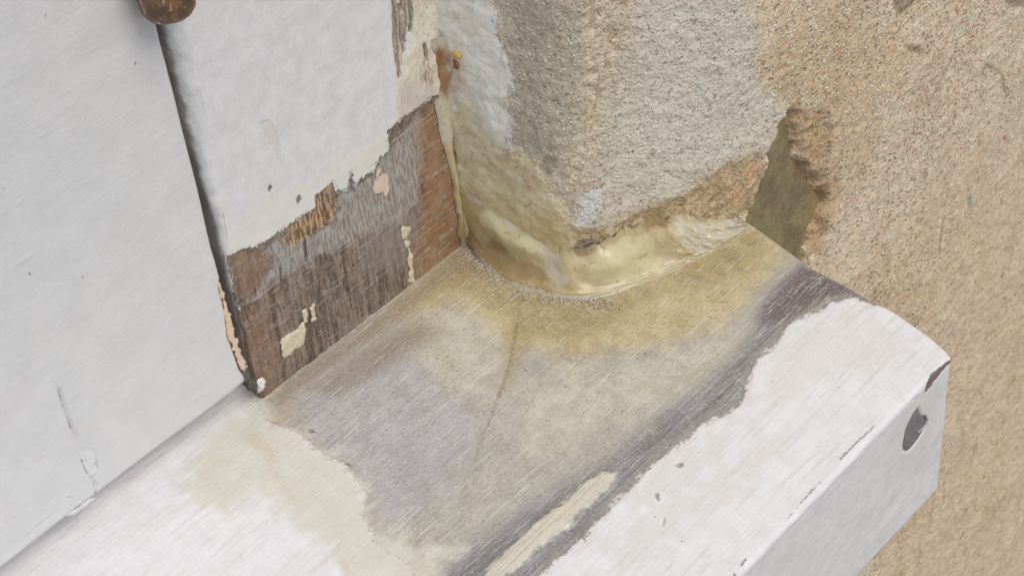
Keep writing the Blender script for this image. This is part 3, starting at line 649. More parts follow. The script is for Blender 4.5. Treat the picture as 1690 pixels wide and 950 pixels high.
sill_mat = sill_material()
sill = thing('window_sill', (-90, -111, -70), 'weathered wooden window sill with chipped white paint around a sanded resin patch', 'window sill')
RA = 1.6
# profile of the board in (unfolded distance, y, z): top, rounded front arris, face, underside
prof = [(-50.0, 50.0, 50 * SLOPE)]
for t in spaced((-40, -12, 7), (-12, FRONT - RA, 0.4)):
    prof.append((t, -t, -t * SLOPE))
for a in np.linspace(0, 1, 7)[1:]:
    yy = -((1 - a) ** 2 * (FRONT - RA) + 2 * a * (1 - a) * FRONT + a * a * FRONT)
    zz = (1 - a) ** 2 * (-(FRONT - RA) * SLOPE) + 2 * a * (1 - a) * (-FRONT * SLOPE) + a * a * (-FRONT * SLOPE - RA)
    prof.append((FRONT - RA + a * 2 * RA, yy, zz))
ztop = -FRONT * SLOPE
for d in spaced((RA + 0.5, 47.5, 0.5)):
    prof.append((FRONT + d, -FRONT, ztop - d))
prof.append((FRONT + 49, -FRONT + 0.5, ztop - 49))
prof.append((FRONT + 50, -FRONT + 2.0, ztop - 50))
prof.append((FRONT + 80, -FRONT + 30, ztop - 50))
prof.append((FRONT + 180, 50.0, ztop - 50))
prof = np.array(prof)
he = np.array(HORN_END)
u = np.concatenate([spaced((-1500, -420, 120), (-420, -160, 10), (-160, 45, 0.45)), np.linspace(45, 57, 27)[1:]])
tt = prof[:, 0]
xe = np.interp(tt, he[:, 0], he[:, 1])
xe = np.where(tt > FRONT, 54.6 + 0.35 * sstep(-(tt - FRONT), -12, -9) , xe)
xe = np.where(tt > FRONT + 3, xe + 0.15 * vnoise(tt / 4.0, tt * 0, None, 3), xe)
U, Tm = np.meshgrid(u, tt, indexing='ij')
XE = np.broadcast_to(xe, U.shape)
sc = np.clip((U - 20) / (57 - 20), 0, 1)
SX = U + (XE - 57) * sc
SY = np.broadcast_to(prof[:, 1], U.shape).copy()
SZ = np.broadcast_to(prof[:, 2], U.shape).copy()
# soften the edge along the horn end
fall = sstep(SX, XE - 1.2, XE) * (Tm < FRONT) * (Tm > 40)
SZ -= 0.5 * fall ** 2
A = layers('sill', SX, Tm)
top = (Tm < FRONT) * 1.0
wm = sstep(A['wood'] + 1.0 * fbm(SX / 5, Tm / 5, 3, 11), -0.5, 0.5) * (1 - sstep(A['cream'], -1, 1))
hz = -0.32 * wm + 0.16 * fbm(SX / 30, Tm / 14, 3, 12)
hz -= 0.5 * sstep(A['dark'] + 1.5 * fbm(SX / 14, Tm / 2.5, 2, 13), -1, 3) * (0.5 + 0.5 * vnoise(SX / 30, Tm / 1.3, None, 14)) * 0.45 * (1 - sstep(A['tongue'], -0.8, 0.4))
hz += 0.35 * sstep(A['tongue'] + 0.6 * fbm(SX / 3, Tm / 3, 2, 15), -0.4, 0.6)
hz -= 0.6 * sstep(A['pock'], -0.2, 0.5)
SZ += hz * top * sstep(FRONT - Tm, 0, 4)
fr = (Tm > FRONT + 2) & (Tm < FRONT + 49)
gsd = layer('front', 'gouge', SX, Tm)
hf = 0.22 * fbm(SX / 22, Tm / 12, 3, 16) - 0.8 * sstep(gsd, -0.35, 0.3) - 0.3 * sstep(A['chip'], -0.2, 0.4)
SY -= hf * fr
edge_n = 0.25 * fbm(SX / 6, SX * 0 + 2.0, 3, 18)
SZ += edge_n * np.exp(-((Tm - FRONT) / 1.6) ** 2)
A['unfold'] = Tm
nU, nT = U.shape
verts = np.stack([SX, SY, SZ], -1).reshape(-1, 3)
faces = [f[::-1] for f in grid_faces(nU, nT)]
faces.append([(nU - 1) * nT + j for j in range(nT)][::-1])
faces.append([j for j in range(nT)])
board = make_mesh('board', verts, faces, sill_mat, A, sill)
board.data.polygons[-1].use_smooth = False
board.data.polygons[-2].use_smooth = False

# grey gouge with a curl of lifted lead-coloured filler in the front face
gm = Nodes('bare_grey_filler')
gn1 = gm.noise(0.9, 4, 0.6); gn2 = gm.noise(3.0, 3, 0.6)
gouge_mat = gm.finish(gm.mix(gn1, rgb(82, 81, 80, KV), rgb(146, 145, 144, KV)), gm.mad(gn2, 0.3, 0.3), gm.bump(gm.add(gn1, gm.mul(gn2, 0.4)), 0.6, 0.0008), spec=0.6)
GOUGE = DATA['front']['gouge'][0][1]
gcx = sum(p[0] for p in GOUGE) / len(GOUGE); gct = sum(p[1] for p in GOUGE) / len(GOUGE)
rings, gv = [(1.12, -0.5), (1.0, -0.15), (0.88, 0.15), (0.66, 0.10), (0.38, -0.05)], []
for k, dpt in rings:
    for (gx_, gt_) in GOUGE:
        gv.append((gcx + (gx_ - gcx) * k, -FRONT - dpt, ztop - (gct + (gt_ - gct) * k - FRONT)))
gv.append((gcx, -FRONT + 0.22, ztop - (gct - FRONT)))
ng = len(GOUGE); gf_ = []
for r in range(len(rings) - 1):
    for i in range(ng):
        a, b = r * ng + i, r * ng + (i + 1) % ng
        gf_.append((a, b, b + ng, a + ng))
for i in range(ng):
    gf_.append(((len(rings) - 1) * ng + i, (len(rings) - 1) * ng + (i + 1) % ng, len(gv) - 1))
scar = make_mesh('grey_scar', gv, gf_, gouge_mat, None, sill)
scar['label'] = 'dark grey teardrop scar in the white front face'
CURL = DATA['front']['curl'][0][1]
cv, cf = [], []
for i, (x_, t_) in enumerate(CURL):
    r_ = 0.55 * math.sin(math.pi * (i + 0.6) / (len(CURL) + 0.2))
    nx_, nt_ = 1.0, 0.25
    for k in range(8):
        a = 2 * math.pi * k / 8
        cv.append((x_ + nx_ * r_ * math.cos(a), -FRONT - 0.35 - r_ * 0.9 * math.sin(a) , ztop - (t_ + nt_ * r_ * math.cos(a) - FRONT)))
for i in range(len(CURL) - 1):
    for k in range(8):
        a, b = i * 8 + k, i * 8 + (k + 1) % 8
        cf.append((a, b, b + 8, a + 8))
cl_m = Nodes('lifted_curl')
cl_mat = cl_m.finish(cl_m.mix(cl_m.noise(1.2, 3), rgb(120, 119, 118, KV), rgb(206, 206, 206, KV)), 0.3, spec=0.6)
make_mesh('lifted_flake', cv, cf, cl_mat, None, scar).location = (0, 0, 0)

# ------------------------------------------------------------------ window frame (jamb post)
def jamb_material():
    n = Nodes('jamb_paint_and_timber')
    nb = n.noise(0.05, 4); nm = n.noise(0.22, 4, 0.6); nf = n.noise(0.75, 3, 0.6); nx = n.noise(2.4, 3, 0.6)
    gv = n.noise(1.0, 5, 0.62, n.warp((0.85, 0.85, 0.07)))           # upright grain
    gw = n.noise(1.0, 4, 0.6, n.warp((1.9, 1.9, 0.30)))
    gh = n.noise(1.0, 4, 0.6, n.warp((0.06, 0.5, 1.5), (0, -12, 0)))  # wiping marks across
    W = n.mix(n.ss(nm, 0.3, 0.7), rgb(197, 197, 196, KV), rgb(207, 207, 206, KV))
    W = n.mix(n.mul(n.ss(gv, 0.55, 0.7), 0.25), W, rgb(190, 189, 186, KV))
    W = n.mix(n.mul(n.ss(gh, 0.58, 0.7), 0.35), W, rgb(220, 221, 222, KV))
    ch = n.edge('chip', 0.25, (nf, 1.0))
    W = n.mix(n.mul(ch, 0.6), W, rgb(198, 190, 184, KV))
    cr = n.edge('cream', 0.9, (nm, 5), (nf, 3))
    W = n.mix(n.mul(cr, 0.6), W, n.mix(nm, rgb(204, 202, 190, KV), rgb(211, 209, 197, KV)))
    sm = n.edge('smear', 1.2, (nm, 5), (nf, 3), (gv, 3))
    Sm = n.mix(n.ss(nm, 0.35, 0.65), rgb(196, 186, 160, KV), rgb(212, 206, 190, KV))
    Sm = n.mix(n.mul(n.ss(nf, 0.42, 0.32), 0.55), Sm, rgb(150, 128, 100, KV))
    
    Sm = n.mix(n.mul(n.edge('veil', 1.5, (nm, 4), (gv, 3)), 0.6), Sm, rgb(176, 164, 158, KV))
    W = n.mix(n.mul(sm, 0.9), W, Sm)
    # timber
    B = n.mix(n.ss(gv, 0.34, 0.66), rgb(90, 74, 62, KV), rgb(142, 124, 108, KV))
    B = n.mix(n.mul(n.ss(gw, 0.57, 0.7), 0.6), B, rgb(166, 146, 124, KV))
    B = n.mix(n.mul(n.ss(gw, 0.45, 0.33), 0.75), B, rgb(58, 44, 36, KV))
    lb = n.edge('leftbrown', 1.5, (gv, 5), (nm, 4))
    B = n.mix(n.mul(lb, 0.6), B, n.mix(gw, rgb(104, 76, 54, KV), rgb(158, 124, 96, KV)))
    gl = n.edge('glaze', 1.6, (nm, 6), (gh, 8), (gv, 3))
    Gl = n.mix(n.ss(gw, 0.34, 0.62), rgb(116, 108, 101, KV), rgb(164, 159, 155, KV))
    B = n.mix(n.mul(gl, 0.86), B, Gl)
    g2 = n.edge('glaze2', 2.0, (nm, 5), (gh, 3))
    B = n.mix(n.mul(g2, 0.55), B, rgb(138, 128, 122, KV))
    am = n.edge('amber', 2.6, (nm, 6), (gh, 5))
    Am = n.mix(n.ss(nm, 0.3, 0.7), rgb(124, 90, 58, KV), rgb(154, 118, 79, KV))
    Am = n.mix(n.mul(n.ss(gh, 0.52, 0.66), 0.28), Am, rgb(160, 140, 124, KV))
    B = n.mix(n.mul(am, 0.85), B, Am)
    br = n.edge('bare', 0.35, (gv, 3), (nf, 1.8))
    Ba = n.mix(n.ss(gw, 0.36, 0.62), rgb(98, 70, 46, KV), rgb(184, 156, 122, KV))
    B = n.mix(br, B, Ba)
    row = n.noise(1.0, 2, 0.5, n.warp((0.5, 0.5, 1.1), (0, -12, 0)))
    B = n.mix(n.mul(n.mul(n.ss(row, 0.52, 0.62), n.ss(gw, 0.42, 0.55)), 0.30), B, rgb(170, 160, 152, KV))
    B = n.mix(n.mul(n.ss(nx, 0.66, 0.72), 0.55), B, rgb(208, 200, 186, KV))
    scuf = n.mul(n.ss(gh, 0.50, 0.64), n.ss(nf, 0.40, 0.60))
    B = n.mix(n.mul(scuf, 0.46), B, rgb(172, 166, 160, KV))
    B = n.mix(n.mul(n.ss(nm, 0.5, 0.68), 0.35), B, rgb(132, 124, 116, KV))
    wd = n.edge('wood', 0.22, (gw, 3.2), (gv, 3.2), (nf, 2.6), (nx, 1.2))
    col = n.mix(wd, W, B)
    tick = n.mul(n.ss(n.noise(1.0, 2, 0.6, n.warp((0.7, 0.7, 0.3))), 0.30, 0.25), n.inv(wd))
    col = n.mix(n.mul(tick, 0.12), col, rgb(150, 136, 124, KV))
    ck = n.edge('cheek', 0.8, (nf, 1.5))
    col = n.mix(n.mul(ck, 0.85), col, n.mix(nm, rgb(112, 105, 97, KV), rgb(146, 139, 131, KV)))  # grey-brown dirt tint that also paints in the shade of the gap
    sl = n.edge('slivers', 0.3, (gw, 1.4), (nf, 0.8))
    col = n.mix(n.mul(sl, 0.85), col, rgb(84, 62, 44, KV))
    stn = n.edge('stain', 0.9, (nf, 3), (gv, 5), (gw, 4))
    col = n.mix(n.mul(stn, 0.75), col, n.mix(n.ss(gw, 0.38, 0.56), rgb(118, 90, 66, KV), rgb(198, 184, 162, KV)))
    fk = n.edge('flakes', 0.25, (nf, 1.2))
    col = n.mix(n.mul(fk, 0.9), col, n.mix(nf, rgb(196, 170, 146, KV), rgb(214, 200, 182, KV)))
    pt = n.edge('pits', 0.2, (nf, 0.8))
    col = n.mix(n.mul(pt, 0.8), col, rgb(86, 80, 72, KV))
    h = n.mul(n.inv(wd), n.add(0.95, n.add(n.mul(nm, 0.35), n.mul(gv, 0.15))))
    raw = n.inv(n.mul(n.math('MAXIMUM', gl, am), 0.72))
    h = n.add(h, n.mul(n.mul(wd, raw), n.add(n.mul(gv, 0.7), n.mul(gw, 0.45))))
    pr = n.noise(1.0, 4, 0.6, n.warp((0.5, 0.5, 0.10)))
    ridge = n.mul(n.ss(pr, 0.56, 0.62), n.inv(wd))
    h = n.add(h, n.mul(ridge, 0.03))
    h = n.add(h, n.mul(fk, 0.4))
    h = n.add(h, n.mul(n.mul(gl, n.inv(br)), 0.25))
    h = n.sub(h, n.mul(n.add(n.add(pt, sl), n.mul(ch, 0.4)), 0.4))
    rough = n.fmix(wd, n.mad(nm, 0.2, 0.40), n.fmix(raw, 0.30, 0.7))
    return n.finish(col, rough, n.bump(h, 0.9, 0.0010), spec=0.42)

jamb_mat = jamb_material()
frame = thing('window_post', (-36, 0, 0), 'fixed white window frame post peeled to bare brown timber at its foot', 'window frame')
jl = -72.0
# plan section: right end, front face, rounded left arris, left cheek going back
jx = np.concatenate([np.linspace(0.5, jl + 7, 190)])
zj = spaced((-3, 125, 0.4), (125, 420, 15), (420, 1600, 120))
sec = [(x, 0.0) for x in jx]
arc = np.linspace(0, 1, 24)[1:]
sec += [None] * len(arc)
back = [4.0, 8.0, 14.0, 22.0, 45.0]
n_front = len(jx)
JS, JZ = np.meshgrid(np.arange(n_front + len(arc) + len(back)), zj, indexing='ij')
JX = np.zeros(JS.shape); JY = np.zeros(JS.shape)
rr = 1.2 + 3.0 * sstep(zj, 38, 85)                              # the arris is worn round under thick paint higher up
for i, x in enumerate(jx):
    JX[i] = x
for k, a in enumerate(arc):
    i = n_front + k
    # from (jl+7,0) straight to (jl+rr,0), then round to (jl, rr)
    st = 0.25
    if a < st:
        JX[i] = (jl + 7) + (rr - 7) * (a / st)
    else:
        th = (a - st) / (1 - st) * math.pi / 2
        JX[i] = jl + rr - rr * math.sin(th)
        JY[i] = rr - rr * math.cos(th)
for k, b in enumerate(back):
    i = n_front + len(arc) + k
    JX[i] = jl; JY[i] = rr + b
zz = np.broadcast_to(zj, JX.shape)
A = layers('jamb', JX, zz)
woodm = sstep(A['wood'] + 0.9 * fbm(JX / 1.2, zz / 4, 3, 21), -0.25, 0.25)
glz = np.maximum(sstep(A['glaze'], -1, 2), sstep(A['amber'], -1, 2))
gr = vnoise(JX / 0.9, zz / 14, None, 22) * 0.5 + vnoise(JX / 2.0, zz / 20, None, 23) * 0.5
hj = -0.45 * woodm + woodm * gr * (0.28 - 0.2 * glz) + (1 - woodm) * (0.12 * fbm(JX / 16, zz / 20, 3, 24) + 0.10 * fbm(JX / 5, zz / 7, 2, 25))
hj -= 0.35 * sstep(A['bare'], -0.4, 0.6)
hj -= 0.9 * sstep(A['slivers'], -0.3, 0.3) + 0.5 * sstep(A['pits'], -0.2, 0.3)
hj += 0.4 * sstep(A['smear'], -1, 2) * (1 + fbm(JX / 4, zz / 7, 3, 26))
fm = np.zeros(JX.shape); fm[:n_front + 6] = 1.0; fm[n_front + 6:n_front + 14] = np.linspace(1, 0.2, 8)[:, None]
JY = JY - hj * fm
JX[n_front + 8:] += 0.35 * fbm(zz[n_front + 8:] / 5, JY[n_front + 8:] / 5, 3, 27)
A['wood'] = np.where(JY > 2.2 + 0.5 * fbm(zz / 3, zz * 0, 2, 28), -5.0, A['wood'])
A['cream'] = np.where(JY > 3.0, -5.0, A['cream'])
A['cheek'] = np.where(JX < jl + 4, JY - 1.6 - 0.25 * rr + 0.4 * fbm(zz / 4, JX * 0, 3, 29), -5.0)  # zone where the gap's shade is put into the colour
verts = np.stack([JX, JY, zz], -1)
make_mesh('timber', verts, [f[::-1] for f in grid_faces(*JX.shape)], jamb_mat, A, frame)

bx0, bx1, by0, by1, bz0, bz1 = -100.0, jl + 0.5, 41.5, 75.0, -3.0, 1600.0
stop_v = [(x, y, z) for z in (bz0, bz1) for y in (by0, by1) for x in (bx0, bx1)]
box_f = [(0, 2, 3, 1), (4, 5, 7, 6), (0, 1, 5, 4), (2, 6, 7, 3), (0, 4, 6, 2), (1, 3, 7, 5)]
stop_mat = Nodes('light_stop_grey')
stop_mat = stop_mat.finish(stop_mat.mix(stop_mat.noise(0.1, 3), rgb(130, 124, 118, KV), rgb(160, 155, 150, KV)), 0.7)
make_mesh('rebate_light_stop', stop_v, box_f, stop_mat, None, frame, smooth=False)  # unseen block added to keep light from behind out of the gap
up_v = [(x, y, z) for z in (6.0, 40.0) for y in (41.5, 49.5) for x in (-1500.0, -100.5)]
make_mesh('light_stop_upstand', up_v, box_f, stop_mat, None, sill, smooth=False)  # unseen strip added to stop light leaking under the casement

def blob_patch(name, pts, thick, mat, parent, seed, base=0.35):
    """lump of filler with a ragged outline lying on the frame front"""
    xs = [p[0] for p in pts]; zs_ = [p[1] for p in pts]
    gx_, gz_ = np.meshgrid(np.arange(min(xs) - 1, max(xs) + 1, 0.25), np.arange(min(zs_) - 1, max(zs_) + 1, 0.25), indexing='ij')
    d = poly_sdf(gx_, gz_, pts) + 0.45 * fbm(gx_ / 1.6, gz_ / 1.6, 3, seed)
    hgt = thick * sstep(d, -0.25, 0.9) + 0.07 * fbm(gx_ / 2, gz_ / 2, 2, seed + 3) * sstep(d, 0, 1)
    V = np.stack([gx_, base - hgt, gz_], -1)
    return make_mesh(name, V, [f[::-1] for f in grid_faces(*gx_.shape, keep=d > -0.25)], mat, None, parent)

fl = Nodes('cream_filler')
fn = fl.noise(0.5, 4); fx = fl.noise(2.0, 3)
filler_mat = fl.finish(fl.mix(fl.ss(fn, 0.3, 0.7), rgb(188, 177, 148, KV), rgb(206, 198, 174, KV)), 0.5, fl.bump(fl.add(fn, fl.mul(fx, 0.4)), 0.5, 0.0006))
for k, (kind, pts, w) in enumerate(DATA['jambfill']['filler']):
    blob_patch('filler_patch', pts, 0.45, filler_mat, frame, 200 + 7 * k)

# ------------------------------------------------------------------ casement
def casement_material():
    n = Nodes('casement_paint')
    nb = n.noise(0.03, 3); nm = n.noise(0.13, 4, 0.6); nf = n.noise(0.8, 3, 0.6); nx = n.noise(2.6, 2, 0.6)
    br = n.noise(1.0, 4, 0.6, n.warp((0.06, 0.6, 0.9), (0, 12, 0)))
    W = n.mix(n.ss(nm, 0.3, 0.7), rgb(196, 196, 194, KV), rgb(203, 203, 201, KV))
    W = n.mix(n.mul(n.ss(nb, 0.4, 0.6), 0.4), W, rgb(198, 199, 199, KV))
    W = n.mix(n.mul(n.ss(br, 0.55, 0.7), 0.12), W, rgb(214, 215, 215, KV))
    W = n.mix(n.mul(n.ss(br, 0.44, 0.3), 0.12), W, rgb(186, 188, 190, KV))
    pa = n.edge('patch', 0.4, (nm, 4), (nf, 2))
    W = n.mix(n.mul(pa, 0.35), W, rgb(206, 202, 194, KV))
    fk = n.edge('flake', 0.5, (nf, 2.5), (nm, 3))
    W = n.mix(n.mul(fk, 0.5), W, rgb(206, 202, 196, KV))
    ba = n.edge('bare', 0.3, (nf, 1.6))
    W = n.mix(ba, W, n.mix(nf, rgb(206, 178, 150, KV), rgb(222, 204, 182, KV)))
    br2 = n.noise(1.0, 4, 0.65, n.warp((0.10, 1.0, 1.8), (0, 8, 0)))
    W = n.mix(n.mul(n.ss(br2, 0.56, 0.70), 0.09), W, rgb(214, 214, 213, KV))
    W = n.mix(n.mul(n.ss(br2, 0.42, 0.30), 0.18), W, rgb(182, 181, 179, KV))
    W = n.mix(n.mul(n.mul(n.ss(nf, 0.60, 0.72), n.ss(nm, 0.5, 0.62)), 0.3), W, rgb(176, 172, 166, KV))
    ck = n.edge('crack', 0.12, (nf, 0.8), (nx, 0.4), bias=-0.12)
    hr = n.edge('hair', 0.12, (nf, 0.35))
    W = n.mix(n.mul(ck, 0.7), W, rgb(70, 66, 62, KV))
    W = n.mix(n.mul(hr, 0.5), W, rgb(140, 138, 134, KV))
    sp = n.edge('specks', 0.12, (nf, 0.5), bias=-0.14)
    W = n.mix(n.mul(sp, 0.8), W, rgb(96, 94, 92, KV))
    grit = n.mul(n.ss(n.voro(0.10), 0.045, 0.02), n.ss(n.voro(0.10, None, 'Color'), 0.55, 0.6))
    W = n.mix(n.mul(grit, 0.5), W, rgb(140, 138, 136, KV))
    h = n.add(n.add(n.mul(nm, 0.5), n.mul(br, 0.25)), n.add(n.mul(br2, 0.14), n.mul(nf, 0.10)))
    dimp = n.noise(0.35, 2, 0.5)
    h = n.sub(h, n.mul(n.ss(dimp, 0.31, 0.22), 0.10))
    h = n.sub(h, n.add(n.mul(ck, 0.6), n.mul(hr, 0.25)))
    h = n.sub(h, n.mul(n.add(ba, n.mul(fk, 0.5)), 0.2))
    h = n.add(h, n.mul(n.edge('run', 0.6, (nf, 0.6)), 0.3))
    return n.finish(W, n.mad(nm, 0.15, 0.36), n.bump(h, 0.6, 0.0008), spec=0.42)

cas_mat = casement_material()
fk_ = Nodes('lifting_paint')
fkn = fk_.noise(0.5, 4)
flake_mat = fk_.finish(fk_.mix(fkn, rgb(196, 197, 197, KV), rgb(207, 208, 208, KV)), 0.4, fk_.bump(fkn, 0.5, 0.0008))
casement = thing('casement', (-110, -1, 9), 'smooth white painted casement with a split joint near its bottom edge', 'casement')
CR, CB, CT = -75.4, 9.4, -1.0
# slab built as a sheet wrapped over its right and bottom edges
xc = np.concatenate([spaced((-1500, -420, 120), (-420, -160, 10), (-160, CR - 1.5, 0.45))])
zc_bot = CB + 1.5
zc = spaced((zc_bot, 135, 0.45), (135, 420, 15), (420, 1600, 120))
wrapx = [(CR - 1.5 + 1.5 * math.sin(a), 1.5 - 1.5 * math.cos(a)) for a in np.linspace(0, math.pi / 2, 7)[1:]] + [(CR, 4), (CR, 12), (CR, 40)]
wrapz = [(zc_bot - 1.5 * math.sin(a), 1.5 - 1.5 * math.cos(a)) for a in np.linspace(0, math.pi / 2, 7)[1:]] + [(CB, 4), (CB, 12), (CB, 40)]
colx = [(x, 0.0) for x in xc] + wrapx
rowz = [(z, d) for z, d in wrapz][::-1] + [(z, 0.0) for z in zc]
cxx = np.array([c[0] for c in colx]); cxd = np.array([c[1] for c in colx])
czz = np.array([r[0] for r in rowz]); czd = np.array([r[1] for r in rowz])
KX, KZ = np.meshgrid(cxx, czz, indexing='ij')
DX, DZ = np.meshgrid(cxd, czd, indexing='ij')
KD = np.maximum(DX, DZ) + np.minimum(DX, DZ) * 0.3
A = layers('cas', KX, KZ)
hc = 0.22 * fbm(KX / 40, KZ / 40, 3, 101) + 0.05 * fbm(KX / 8, KZ / 5, 3, 102)
hc -= 1.1 * sstep(A['crack'], -0.25, 0.2) + 0.25 * sstep(A['hair'], -0.25, 0.1)
hc -= 0.6 * sstep(A['bare'] + 0.4 * fbm(KX / 2, KZ / 2, 2, 103), -0.3, 0.6)
hc += 0.18 * sstep(A['flake'], -0.4, 0.5) * vnoise(KX / 3, KZ / 3, None, 104)
KX2 = KX + 0.22 * fbm(KZ / 14, KZ * 0, 3, 105) * sstep(KX, CR - 6, CR) - 0.8 * sstep(A['bare'], -1.5, 0.5) * sstep(KX, CR - 3, CR)
KZ2 = KZ + (0.25 * fbm(KX / 18, KX * 0, 3, 106)) * sstep(-KZ, -CB - 6, -CB)
KY = CT + KD - hc * (KD < 1.0)
make_mesh('sash_board', np.stack([KX2, KY, KZ2], -1), grid_faces(*KX.shape), cas_mat, A, casement)

rw = Nodes('raw_pine')
rn1 = rw.noise(1.0, 4, 0.6, rw.warp((2.0, 2.0, 0.3)))
raw_mat = rw.finish(rw.mix(rn1, rgb(190, 160, 130, KV), rgb(222, 202, 178, KV)), 0.7, rw.bump(rn1, 0.5, 0.0006))
be_ = blob_patch('bare_edge', DATA['cas']['bare'][0][1], 0.18, raw_mat, casement, 401, base=CT + 0.25)
be_['label'] = 'strip of raw pine where paint has flaked off the edge'
for k, (kind, pts, w) in enumerate(DATA['cas']['flake']):
    blob_patch('paint_flake', pts, 0.22, flake_mat, casement, 420 + 9 * k, base=CT + 0.05)

# ------------------------------------------------------------------ hinge knuckle
def lathe(name, centre, profile, segs, mat, parent=None, wob=0.0, seed=1):
    V, Fc = [], []
    for (r, z) in profile:
        for k in range(segs):
            a = 2 * math.pi * k / segs
            w = 1 + wob * float(vnoise(np.array([3 * math.cos(a) + 7]), np.array([3 * math.sin(a)]), np.array([z / 4.0]), seed)[0])
            V.append((centre[0] + r * w * math.cos(a), centre[1] + r * w * math.sin(a), centre[2] + z))
    for i in range(len(profile) - 1):
        for k in range(segs):
            a, b = i * segs + k, i * segs + (k + 1) % segs
            Fc.append((a, b, b + segs, a + segs))
    Fc.append(list(range(segs))[::-1])
    Fc.append([(len(profile) - 1) * segs + k for k in range(segs)])
    return make_mesh(name, V, Fc, mat, None, parent)

hn = Nodes('worn_hinge_metal')
h1 = hn.noise(0.35, 4, 0.6); h2 = hn.noise(1.0, 4, 0.6); h3 = hn.noise(0.5, 3, 0.6, hn.warp((1, 1, 0.4)))
hc_ = hn.mix(hn.ss(h1, 0.4, 0.62), rgb(92, 76, 62, KV), rgb(134, 100, 70, KV))
hc_ = hn.mix(hn.ss(h3, 0.56, 0.64), hc_, rgb(186, 168, 150, KV))
hc_ = hn.mix(hn.mul(hn.ss(h2, 0.42, 0.34), 0.8), hc_, rgb(60, 46, 36, KV))
hn.bsdf.inputs['Metallic'].default_value = 0.35
hinge_mat = hn.finish(hc_, hn.mad(h2, 0.4, 0.25), hn.bump(hn.add(h1, h2), 0.5, 0.0008))
HX, HY, HZ = HINGE
hinge = thing('hinge', (HX, HY, HZ), 'rusty brown hinge knuckle with worn paint at the top of the gap beside the casement', 'hinge')
lathe('knuckle', (HX, HY, HZ), [(1.2, 0.0), (3.2, 0.35), (4.6, 1.1), (5.4, 2.3), (5.7, 3.6), (5.7, 24.0), (5.5, 24.5), (5.5, 25.0), (5.7, 25.5), (5.7, 60)], 40, hinge_mat, hinge, 0.03, 5)
leaf_v = [(HX - 1.0, HY + 3, HZ + 3.2), (HX + 1.2, HY + 3, HZ + 3.2), (HX + 1.2, 20, HZ + 3.2), (HX - 1.0, 20, HZ + 3.2)]
leaf_v += [(x, y, z + 56) for x, y, z in leaf_v]
make_mesh('leaf', leaf_v, [(3, 2, 1, 0), (4, 5, 6, 7), (0, 1, 5, 4), (1, 2, 6, 5), (2, 3, 7, 6), (3, 0, 4, 7)], hinge_mat, None, hinge, smooth=False)

# ------------------------------------------------------------------ resin bead along the foot of the plaster
bead_mat = resin_material('amber_resin', 'bead')
bead = thing('resin_bead', (10, -32, -4), 'translucent yellow resin bead smeared round the foot of the grey plaster', 'sealant')
fp = np.array(BEAD_FOOT)
# pair each foot point with a place on the wall
s_pair = np.array(BEAD_PAIR)
top_h = np.array(BEAD_TOP)
NB, MB_ = 420, 56
ub = np.linspace(0, len(fp) - 1, NB)
idx = np.arange(len(fp))
def smooth_interp(u_, vals):
    """monotone cosine-free Catmull-Rom through the samples"""
    i = np.clip(np.floor(u_).astype(int), 0, len(vals) - 2); f_ = u_ - i
    p0 = vals[np.clip(i - 1, 0, None)]; p1 = vals[i]; p2 = vals[i + 1]; p3 = vals[np.clip(i + 2, None, len(vals) - 1)]
    return 0.5 * ((2 * p1) + (-p0 + p2) * f_ + (2 * p0 - 5 * p1 + 4 * p2 - p3) * f_ ** 2 + (-p0 + 3 * p1 - 3 * p2 + p3) * f_ ** 3)
fx_ = smooth_interp(ub, fp[:, 0]); fy_ = smooth_interp(ub, fp[:, 1])
sb = smooth_interp(ub, s_pair); hb = smooth_interp(ub, top_h)
rag = 1.2 * fbm(sb / 2.4, sb * 0, 3, 301) + 0.6 * fbm(sb / 0.8, sb * 0 + 4, 2, 305)
hb = hb + 0.8 * fbm(sb / 9.0, sb * 0, 2, 302)
wp, wn = plan_at(sb)
vb = np.linspace(0, 1, MB_)
BU, BV = np.meshgrid(np.arange(NB), vb, indexing='ij')
F3 = np.stack([fx_ - 0.4 * wn[:, 0], fy_ - 0.4 * wn[:, 1], fy_ * SLOPE - 0.35], -1)
W3 = np.stack([wp[:, 0] - 0.2 * wn[:, 0], wp[:, 1] - 0.2 * wn[:, 1], wp[:, 1] * SLOPE + hb], -1)
kk = 0.80
C3 = np.stack([F3[:, 0] * (1 - kk) + wp[:, 0] * kk, F3[:, 1] * (1 - kk) + wp[:, 1] * kk, wp[:, 1] * SLOPE + 1.0 + 0 * hb], -1)
C3[:, 2] += np.interp(sb, [0, 15, 30, 45, 70], [0.6, 1.5, 1.5, 0.8, 0.8])
B3 = ((1 - BV) ** 2)[..., None] * F3[:, None] + (2 * BV * (1 - BV))[..., None] * C3[:, None] + (BV ** 2)[..., None] * W3[:, None]
SB = np.broadcast_to(sb[:, None], BU.shape)
def bell(x, c, w): return np.exp(-((x - c) / w) ** 2)
left = 1 - sstep(SB, 25, 31)
vw = BV + 0.10 * fbm(SB / 5, BV * 4, 3, 361)
bul = 1.9 * bell(SB, 17, 9) * bell(BV, 0.70, 0.15) - 0.5 * left * bell(BV, 0.42, 0.18) + 1.9 * bell(SB, 44, 9) * bell(BV, 0.62, 0.22) + 1.3 * bell(SB, 62, 12) * bell(BV, 0.72, 0.2)
bul += 0.9 * bell(SB, 33.0, 2.4) * sstep(BV, 0.05, 0.4) * (1 - 0.4 * BV)             # sharp nose at the corner
bul += sstep(SB, 56, 66) * bell(BV, 0.42, 0.3) * (1.5 + 0.8 * fbm(SB / 3.0, BV * 2, 3, 319))
